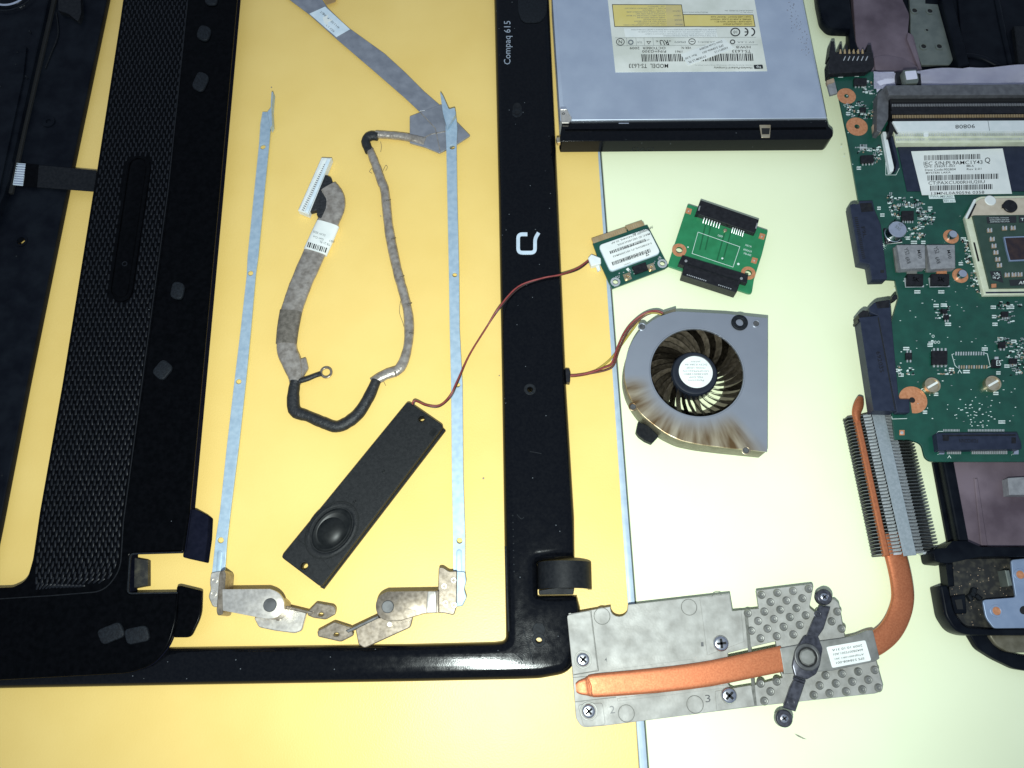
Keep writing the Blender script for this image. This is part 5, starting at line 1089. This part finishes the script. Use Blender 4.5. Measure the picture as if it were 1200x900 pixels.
for i, s in enumerate(('TMRT7500SL AXDQGR', 'AD0921AXMW 2008 AMD', 'ASSEMBLED MALAYSIA')): text(s, 1170.5+i*.6, 255.4+i*2.2, 23, 1.4, -1, ZB+3.68, cpu, m_silk, 0)
text('TE', 1200, 257, 8, 3, -1, ZB+3.68, cpu, m_silk, 0)
poly('printed_panel', [(1160, 318), (1172.5, 317.5), (1176, 331.5), (1163, 328)], ZB+3.6, ZB+3.65, m_ink, cpu, b=0)
a = Acc()
for i in range(30): a.quad(rect(1163.5+random.uniform(0, 8), 319.5+random.uniform(0, 7), 1.0, .9, -4), ZB+3.68)
a.build('code_print', m_silk, cpu)
poly('printed_panel', [(1182.5, 328), (1215, 326.5), (1215, 333.5), (1184, 335)], ZB+3.6, ZB+3.65, m_ink, cpu, b=0); text('AMD', 1201, 331, 14, 3.6, -2, ZB+3.68, cpu, m_paper, .04, shear=.2)
for x, y in ((1160, 270), (1177.5, 267.5), (1187.5, 267.2), (1163, 280.3), (1165, 288.3), (1167.3, 296), (1169.5, 304), (1171.5, 311), (1180.5, 322.3), (1188.5, 322), (1195.5, 321.8), (1165, 334.5)):
    k = poly('chip_capacitor', rect(x, y, 5.6, 4.2, -3), ZB+3.55, ZB+4.2, m_tan if y < 330 else m_copring, cpu, b=.1)
    if y < 330: poly('solder_end', rect(x-1.9, y-.6, 1.6, 4.4, -3), ZB+4.1, ZB+4.28, m_solder, cpu, b=0); poly('solder_end', rect(x+1.9, y-.6, 1.6, 4.4, -3), ZB+4.1, ZB+4.28, m_solder, cpu, b=0)
# chips with legs
def chip(x, y, w, h, ang=0, legs=4, hgt=1.2, sides='b', mat=m_chip, name='chip'):
    c = bx(name, rect(x, y, w, h, ang), hgt, mat, b=.15); cc, ss = math.cos(math.radians(ang)), math.sin(math.radians(ang))
    for sd in sides:
        for i in range(legs):
            u = (i-(legs-1)/2)*w/legs; v = (h/2+1.5)*(1 if sd == 'b' else -1)
            poly('leg', rect(x+cc*u-ss*v, y+ss*u+cc*v, w/legs*.45, 3.2, ang), ZB-.02, ZB+.45, m_solder, c, b=.05)
    return c
chip(1008.5, 95.5, 15, 8, 0, 4, 1.4); chip(1011.5, 128, 7, 5, 0, 3); chip(1016.5, 186, 15, 8.5, -3, 4, 1.4); chip(1012, 172.5, 9, 0.8, 0, 5, .5, 'bt', m_solder, 'resistor_array')
chip(1064, 252.5, 14, 11, 0, 5, 1.0, 'b'); chip(1101.5, 419, 18, 16, 0, 4, 1.4, 'bt'); chip(1065.3, 417.3, 7.5, 8, 0, 2, .9, 'bt'); chip(1107.5, 364.5, 6, 5, 0, 2); chip(1109.5, 371.5, 6, 5, 0, 2)
chip(1178, 368, 8, 6, 0, 3); chip(1174.8, 404, 8, 7, 0, 2); chip(1188, 423, 9, 6, 0, 3); chip(1168, 425.8, 10, 9.5, 0, 1, 1.4, 't'); text('E5', 1170.3, 425.5, 5.5, 6, 0, ZB+1.45, mb, m_silk, .02, 'moulded_mark')
stroke('silkscreen_outline', [(1092, 410), (1091, 418), (1093.5, 428), (1110, 428)], .5, ZB+.05, ZB+.05, m_silk, mb)
stroke('silkscreen_outline', [(1118, 414.5), (1115.5, 415.5), (1119, 428), (1122, 431)], .6, ZB+.05, ZB+.05, m_silk, mb); stroke('silkscreen_outline', [(1153, 413.5), (1157, 414.5), (1160.5, 429.5), (1156, 431)], .6, ZB+.05, ZB+.05, m_silk, mb)
stroke('silkscreen_outline', [(1122.5, 437.5), (1124.5, 433.5), (1127, 437.5)], .7, ZB+.05, ZB+.05, m_silk, mb)
for i in range(12): bx('solder_pad', rect(1120.5+i*2.95, 414.3-i*.02, 1.5, 4.2, 3), .25, m_solder, b=.05); bx('solder_pad', rect(1124+i*2.95, 430-i*.02, 1.5, 3.8, 3), .25, m_tan if i % 3 else m_solder, b=.05)
for x, y in ((1093.2, 451), (1164.3, 449)):
    s_ = cyl('brass_screw', x, y, 3.4, ZB, ZB+2.6, m_golds, mb, b=.5, n=28, steps=3); ring('screw_rim', x, y, 3.4, 2.7, ZB+2.5, ZB+2.9, m_golds, s_); poly('screw_slot', rect(x, y, 15, 2.6, -30), ZB+2.5, ZB+2.75, m_paper, s_, b=.05)
# card slot at the lower edge
ps = poly('card_slot', rnd([(1097.5, 507.5), (1192, 506.5), (1197, 520), (1197.5, 526), (1100, 527.5)], 1), ZB-.1, ZB+4.0, m_blue, mb, b=.4)
poly('slot_groove', [(1104, 509.5), (1190, 508.8), (1190.5, 510.6), (1104.5, 511.3)], ZB+3.95, ZB+4.1, m_chip, ps, b=0); poly('slot_pit', rect(1108.5, 514, 7, 5), ZB+3.95, ZB+4.1, m_chip, ps, b=0); poly('slot_pit', rect(1188, 516, 5, 7), ZB+3.95, ZB+4.1, m_chip, ps, b=0)
text('FOXCONN', 1135, 516.5, 22, 4.5, 180, ZB+4.05, ps, m_chip, .05, 'moulded_mark')
for x0, x1 in ((1111, 1129), (1140, 1183)):
    n = int((x1-x0)/2.1)
    for i in range(n): poly('foot_pin', rect(x0+i*2.1, 530, 1.2, 4, 0), ZB-.02, ZB+.6, m_solder, ps, b=.05)
for x in (1104, 1191): poly('slot_anchor', rnd(rect(x, 529.5, 6.5, 5.5), 1), ZB-.02, ZB+1, m_chrome, ps, b=.2)
a = Acc()
for x0, x1 in ((1106, 1125), (1135, 1178)):
    x = x0
    while x < x1: a.prism(rect(x, 504.3, .9, 2.6), ZB, ZB+.3); x += 1.8
a.build('solder_pins', m_solder, mb, 'stuff')
stroke('silkscreen_outline', [(1100, 527), (1097, 508), (1100, 505.5), (1105, 505.5)], .5, ZB+.05, ZB+.05, m_silk, mb); stroke('silkscreen_outline', [(1110.5, 537), (1112.5, 534), (1114.5, 537)], .6, ZB+.05, ZB+.05, m_silk, mb)
bx('test_pad', rect(1057, 507, 6, 6), .05, m_copring, b=0); cyl('pad_dot', 1057, 507, .7, ZB, ZB+.2, m_solder, mb, b=.05, n=10)
stroke('silkscreen_outline', [(1045, 488), (1045.5, 491), (1063, 490.5)], .6, ZB+.05, ZB+.05, m_silk, mb)
# clusters of tiny parts, solder points and white print, too small to pick apart
sol, dark, silk, tan = Acc(), Acc(), Acc(), Acc()
def scatter(cx, cy, rx, ry, n, mix=(.45, .2, .25, .1), size=1.0):
    for i in range(int(n*1.6)):
        x, y = cx+random.uniform(-rx, rx), cy+random.uniform(-ry, ry); k = random.random(); an_ = random.choice((0, 90, 0, 8))
        w, h = random.uniform(1.2, 2.4)*size, random.uniform(.8, 1.5)*size
        if k < mix[0]: sol.prism(rect(x-w*.45, y, w*.4, h, an_), ZB, ZB+.3); sol.prism(rect(x+w*.45, y, w*.4, h, an_), ZB, ZB+.3)
        elif k < mix[0]+mix[1]: dark.prism(rect(x, y, w, h, an_), ZB, ZB+.5)
        elif k < mix[0]+mix[1]+mix[2]: silk.quad(rect(x, y, w*1.5, h*1.1, 0), ZB+.04+i*.0004)
        else: tan.prism(rect(x, y, w, h, an_), ZB, ZB+.4)
for c in ((1018, 102, 8, 8, 16), (1005, 128, 14, 9, 26), (1017, 134, 8, 5, 12), (1017, 175, 14, 5, 14), (1028, 182, 5, 9, 16), (1044, 236, 4, 10, 14), (1050, 250, 6, 8, 16), (1061, 237, 14, 6, 20), (1080, 250, 5, 14, 30), (1090, 255, 6, 8, 18), (1070, 271, 14, 7, 22), (1080, 277, 6, 4, 8),
          (1130, 282, 3, 3, 5), (1134, 296, 3, 12, 26), (1142, 322, 4, 14, 24), (1149, 341, 5, 4, 8), (1104, 365, 9, 8, 16), (1178, 366, 10, 12, 26), (1185, 356, 12, 3, 10), (1190, 410, 12, 14, 46), (1193, 432, 8, 8, 20), (1067, 435, 4, 4, 8), (1055, 434, 2, 6, 5), (1109, 436, 10, 3, 12), (1095, 400, 8, 2, 5), (1174, 402, 7, 7, 14), (1072, 322, 14, 8, 0)):
    scatter(*c)
scatter(1130, 470, 60, 26, 26, (.1, 0, .9, 0), .6); scatter(1145, 487, 22, 14, 26, (.05, 0, .95, 0), .6); scatter(1125, 392, 70, 40, 22, (.1, 0, .9, 0), .6); scatter(1010, 145, 25, 50, 14, (.1, 0, .9, 0), .6); scatter(1090, 300, 50, 60, 12, (.1, 0, .9, 0), .5)
for x, y, w in ((1075, 342, 7), (1103, 342, 7), (1097, 358, 6), (1106, 357.5, 7), (1111, 380, 7), (1164, 360, 6), (1165, 371, 5), (1166, 380, 6), (1184, 360, 9), (1172, 397, 6), (1188, 400, 6), (1062, 408.5, 7), (1090, 404.5, 6), (1154, 409, 7), (1132.5, 435.5, 8), (1115, 433, 6), (1170, 437, 5), (1180, 429, 6), (1097, 462, 5), (1167, 461, 6), (1084, 483, 5), (1174, 494.5, 8), (1050, 434, 5), (1056, 439.5, 6), (1030, 244, 4), (1034, 252, 5), (1071, 284, 7), (1082, 284, 5), (1090, 244, 5), (1093, 256, 5), (1064, 279, 5), (1129, 280, 6), (1126, 309, 5), (995, 127, 5), (994, 133, 5), (1004, 88, 5), (1006.5, 197, 5), (985, 89, 6)):
    for i in range(2): silk.quad(rect(x, y-1.1+i*2.2, w, 1.5, 0), ZB+.05)
    for i in range(int(w/1.6)): dark.prism(rect(x-w/2+1+i*1.6, y, .5, 2.2), ZB, ZB+.07)
for q in ((1093, 397), (1096.5, 397), (1100.5, 397), (1013, 171), (1017, 171), (1021, 171), (1094, 390)): stroke('silkscreen_ring', ell(q[0]-.5, q[1]+4, 1.4, 1.4, 0, 12), .5, ZB+.05, ZB+.05, m_silk, mb, closed=True)
for i in range(10): sol.prism(rect(1052.5+i*2.6, 240, 1.1, 3, 0), ZB, ZB+.3)
sol.build('solder_points', m_solder, mb, 'stuff'); dark.build('tiny_components', m_chip, mb, 'stuff'); silk.build('silkscreen_print', m_silk, mb, 'stuff'); tan.build('tiny_capacitors', m_tan, mb, 'stuff')
for pts in ([(1066, 250), (1072, 340), (1100, 352)], [(1020, 215), (1055, 224), (1062, 224)], [(1096, 480), (1100, 500)], [(1135, 395), (1138, 412)], [(1150, 390), (1151, 410)], [(1070, 340), (1072, 400)]): stroke('board_trace', pts, .9, ZB+.02, ZB+.02, m_pcb, mb)
# ------------------------------------------------------------------ white foil flap and foam block above the board
ff = thing('foil_flap', 'crumpled white foil flap tucked behind the memory slot', 'foil', 1120, 92, 12)
bm = bmesh.new(); rows = []
for i in range(29):
    x = 1024+i*8.0; top = 83.5+2*math.sin(i*.5)-(6 if x > 1130 else (x-1077)/53*4 if x > 1077 else 0)*1.0
    rows.append([bm.verts.new(W(x, top+(104-top)*j/5, ZB+1.2+.7*math.sin(i*.9+j*1.1)+.5*math.sin(i*.37-j*.8))) for j in range(6)])
for a, b in zip(rows, rows[1:]):
    for j in range(5): bm.faces.new((a[j], a[j+1], b[j+1], b[j]))
bmesh.ops.solidify(bm, geom=list(bm.faces), thickness=.15)
frombm('foil_sheet', bm, m_sheet, ff, 60)
poly('foil_tail', [(1024, 84), (1048, 84), (1049, 97), (1036, 100), (1028, 108)], ZB, ZB+.5, m_sheet, ff, b=.1)
poly('dark_fold', [(1050, 84.5), (1058, 83.5), (1079, 86), (1080, 99), (1051, 98)], ZB+.4, ZB+2.4, m_chip, ff, b=.2)
poly('foam_block', rnd([(1058, 82), (1074, 81), (1077, 92), (1076, 97), (1062, 98)], 1.5), ZB+.4, ZB+6, m_platg, ff, b=.5, steps=2)
poly('block_label', rnd([(1060.5, 83.5), (1073.5, 82.5), (1075.5, 92), (1062.5, 93.5)], 1), ZB+5.95, ZB+6.2, m_sheet, ff, b=.05)
